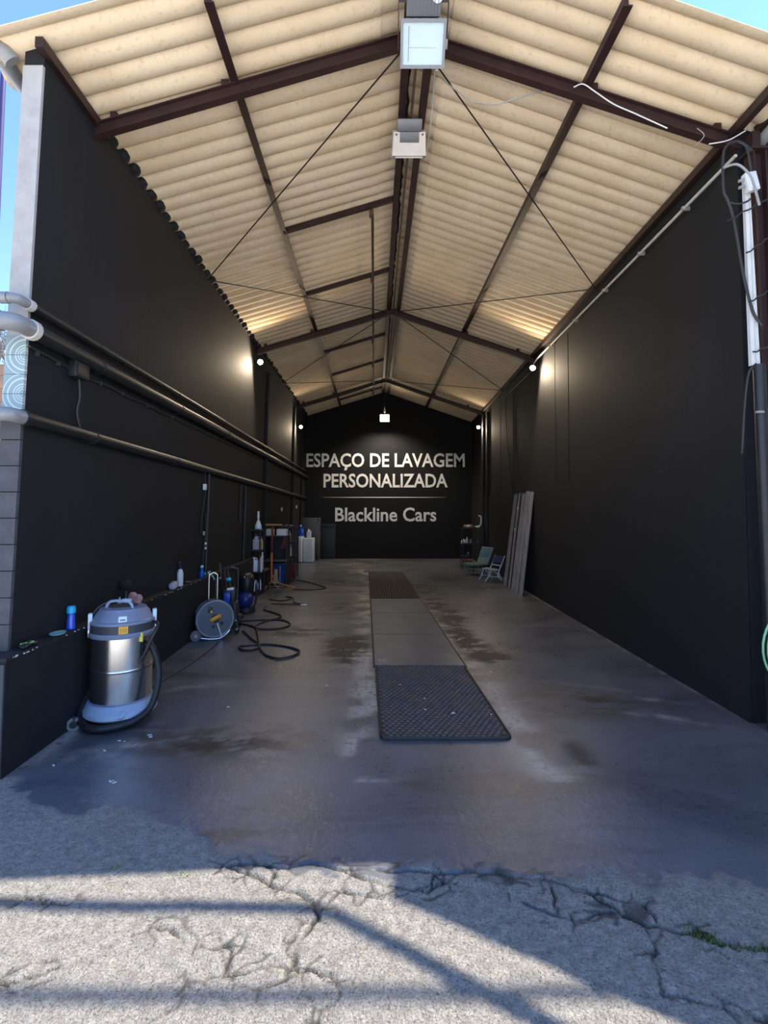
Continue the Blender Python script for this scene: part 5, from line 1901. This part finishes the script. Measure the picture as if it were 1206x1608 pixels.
# white folding chair
t = thing('folding_chair', 'low white folding chair with navy back panel by the right wall', 'chair', (2.39, 11.36, 0), R(24))
for s in (-1, 1):
    y = s * .17
    MB().tube([(-.30 + .08 * (s > 0), y, .013), (-.20 + .06 * (s > 0), y, .14), (-.13 + .03 * (s > 0), y, .245), (.0, y, .26)], .012, 8, 3).part('front_leg', 'chair_white', t)
    MB().tube([(.02, y, .10), (.06, y, .22), (.15, y, .40), (.22, y, .54)], .012, 8, 3).part('back_rail', 'chair_white', t)
    MB().tube([(.12, y, .013), (.09, y, .10), (.05, y, .20)], .011, 8, 3).part('rear_leg', 'chair_white', t)
    MB().tube([(-.16, y, .11), (-.02, y, .10), (.08, y, .08)], .010, 8, 3).part('side_brace', 'chair_white', t)
    MB().tube([(-.10, y, .25), (.02, y, .16), (.06, y, .05)], .010, 8, 3).part('cross_strut', 'chair_white', t)
for x in (-.13, -.08, -.03, .02):
    MB().bar((x, -.18, .258), (x, .18, .258), .028, .012).part('seat_slat', 'chair_white', t)
for u in (.02, .35):
    MB().bar((.06 + .16 * u, -.17, .22 + .32 * u), (.06 + .16 * u, .17, .22 + .32 * u), .014, .025).part('back_rung', 'chair_white', t)
MB().hexa([(.128, -.165, .385), (.128, .165, .385), (.136, .165, .385), (.136, -.165, .385), (.205, -.165, .535), (.205, .165, .535), (.215, .165, .535), (.215, -.165, .535)]).part('back_panel', 'chair_navy', t)

# leaning corrugated strips
for k, (y, wd, dz, tilt, lab) in enumerate(((10.62, .26, 0, 0, 'leftmost'), (10.28, .15, .02, .01, 'second from left'), (9.98, .24, .0, .0, 'third from left'), (9.70, .22, .03, -.01, 'fourth from left'), (9.40, .22, .01, .005, 'rightmost'))):
    t = thing('leaning_sheet', 'weathered grey corrugated strip leaning on the right wall, %s of five' % lab, 'sheet', (2.49, y, 0), group='strips leaning on the right wall')
    h = 1.85 + dz
    mb = MB()
    N = 12
    dx = XR(y, 1.8) - 2.49 - .035
    ring = []
    for j in range(N + 1):
        u = j / N
        yy = -wd / 2 + wd * u
        off = .016 * math.sin(u * 2 * math.pi * (wd / .105))
        ring.append((yy, off))
    nz = 10
    for i in range(nz + 1):
        v = i / nz
        for (yy, off) in ring:
            hh = h * v
            if i == nz:
                hh += .035 * (1 if int(yy * 60) % 2 else -.4)
            mb.v.append((dx * v + off, yy + tilt * v * 3, hh))
        for (yy, off) in ring:
            hh = h * v
            if i == nz:
                hh += .035 * (1 if int(yy * 60) % 2 else -.4)
            mb.v.append((dx * v + off + .007, yy + tilt * v * 3, hh))
    W = 2 * (N + 1)
    for i in range(nz):
        for j in range(N):
            a_ = i * W + j
            mb.f.append((a_, a_ + 1, a_ + 1 + W, a_ + W))
            b2 = a_ + N + 1
            mb.f.append((b2, b2 + W, b2 + 1 + W, b2 + 1))
        for j in (0, N):
            a_ = i * W + j
            b2 = a_ + N + 1
            mb.f.append((a_, a_ + W, b2 + W, b2))
    for i in (0, nz):
        for j in range(N):
            a_ = i * W + j
            mb.f.append((a_, a_ + 1, a_ + N + 2, a_ + N + 1))
    mb.part('sheet', 'weathered_sheet', t)
    if k in (1, 2):
        MB().box((dx * .62 - .02, -.02 if k == 1 else .03, h * (.62 if k == 1 else .86)), (.012, .03, .06)).part('tape', 'litter', t)

# ================================================================ HOSES AND CORDS ON THE FLOOR
def floor_hose(name, pts, r, label, m='black_rubber', k=6, cat='hose'):
    return MB().tube([(x, y, r + .001 + .004 * math.sin(3 * i)) if i % 3 else (x, y, r + .001) for i, (x, y) in enumerate(pts)], r, 8, k).solo(name, m, label, cat)


floor_hose('air_hose', [(-1.98, 7.18), (-1.85, 7.22), (-1.64, 7.26), (-1.41, 7.22), (-1.27, 6.98), (-1.32, 6.76), (-1.51, 6.69), (-1.65, 6.72), (-1.71, 6.91), (-1.65, 7.14), (-1.56, 7.3), (-1.49, 7.48), (-1.66, 7.75), (-1.84, 7.95), (-1.90, 8.3)], .012, 'black hose with a single loop on the floor by the compressor')
floor_hose('air_hose', [(-1.94, 7.02), (-1.7, 6.79), (-1.58, 6.45), (-1.41, 5.85), (-1.26, 5.52), (-1.08, 5.38), (-0.95, 5.5), (-0.93, 5.67), (-1.1, 5.85), (-1.34, 5.94), (-1.55, 5.91), (-1.63, 5.83), (-1.55, 5.7), (-1.43, 5.72), (-1.42, 5.91), (-1.59, 6.2), (-1.80, 6.60)], .012, 'black hose in a big figure of eight on the floor, nearest of the hoses')
floor_hose('air_hose', [(-1.77, 10.0), (-1.39, 9.96), (-1.15, 10.2), (-1.38, 10.64), (-1.69, 11.11), (-1.92, 11.31)], .010, 'thin black hose curving on the floor past the orange stand')
floor_hose('air_hose', [(-1.98, 8.9), (-1.75, 8.75), (-1.62, 8.95), (-1.75, 9.2), (-1.60, 9.05), (-1.50, 8.6), (-1.32, 8.42), (-1.62, 8.45), (-1.86, 8.5)], .010, 'tangled thin hose with white end on the floor before the rack')
floor_hose('power_lead', [(-2.04, 4.25), (-2.0, 4.76), (-1.94, 5.22), (-1.93, 5.87), (-1.96, 6.10)], .006, 'thin black lead on the floor between the vacuum and the hose reel', 'dark_cable', 5, 'cord')
t = thing('hose_tip', 'little white hose connector lying on the floor before the rack', 'connector', (-1.30, 8.35, 0))
MB().cyl((-.05, 0, .014), (.05, .01, .014), .013, seg=10).part('sleeve', 'white_plastic', t)
MB().cyl((.05, .01, .014), (.075, .012, .014), .009, seg=10).part('barb', 'grey_cable', t)

# ================================================================ OUTSIDE THE FRAME'S TOP AND THE YARD
MB().tube([(-3.1, 3.06, 0), (-3.1, 3.06, 4.95), (-3.04, 3.06, 5.02), (3.0, 2.955, 5.02), (3.06, 2.90, 4.95), (3.06, 2.20, 3.75), (3.06, .60, 1.0), (3.06, .55, 0)], .033, 10).solo('shadow_tube', 'dark_rod', 'unseen bent dark steel tube added to cast the ground shadow stripes', 'steel tube')  # added above the view to cast the dark stripes on the ground
MB().tube([(-9, 3.02, 7.0), (-3, 2.93, 6.95), (3, 2.93, 6.95), (10, 3.02, 7.1)], .028, 8, 5).solo('shadow_cable', 'dark_cable', 'unseen thick overhead cable added to cast a soft shadow line', 'cable')  # out of view, put here for its soft shadow line on the ground
# bare tree beyond the left wall
t = thing('bare_tree', 'bare twiggy tree behind the left wall against the sky', 'tree', (-9.6, 12.6, 0))
tw = MB()
rt = random.Random(5)


def grow(p, d, l_, r, n_):
    q = p + d * l_
    tw.cyl(p, q, r, r * .7, seg=5, cap=False)
    if n_ == 0:
        return
    for k in range(3 if n_ > 2 else 2):
        nd = (d + Vector((rt.uniform(-.7, .7), rt.uniform(-.7, .7), rt.uniform(-.15, .6)))).normalized()
        grow(q, nd, l_ * rt.uniform(.62, .85), r * .62, n_ - 1)


MB().cyl((0, 0, 0), (.05, 0, 2.4), .16, .11, seg=10).part('trunk', 'bark', t)
grow(Vector((.05, 0, 2.3)), Vector((.1, 0, 1)), 1.1, .10, 6)
tw.part('branches', 'bark', t)
MB().lathe([(.03, 0), (.03, 7.2), (.05, 7.22), (.05, 7.28), (.004, 7.3)], (-4.70, 6.0, 0), 10).solo('yard_pole', 'pole_violet', 'dark violet pole at the far left edge against the sky', 'pole')
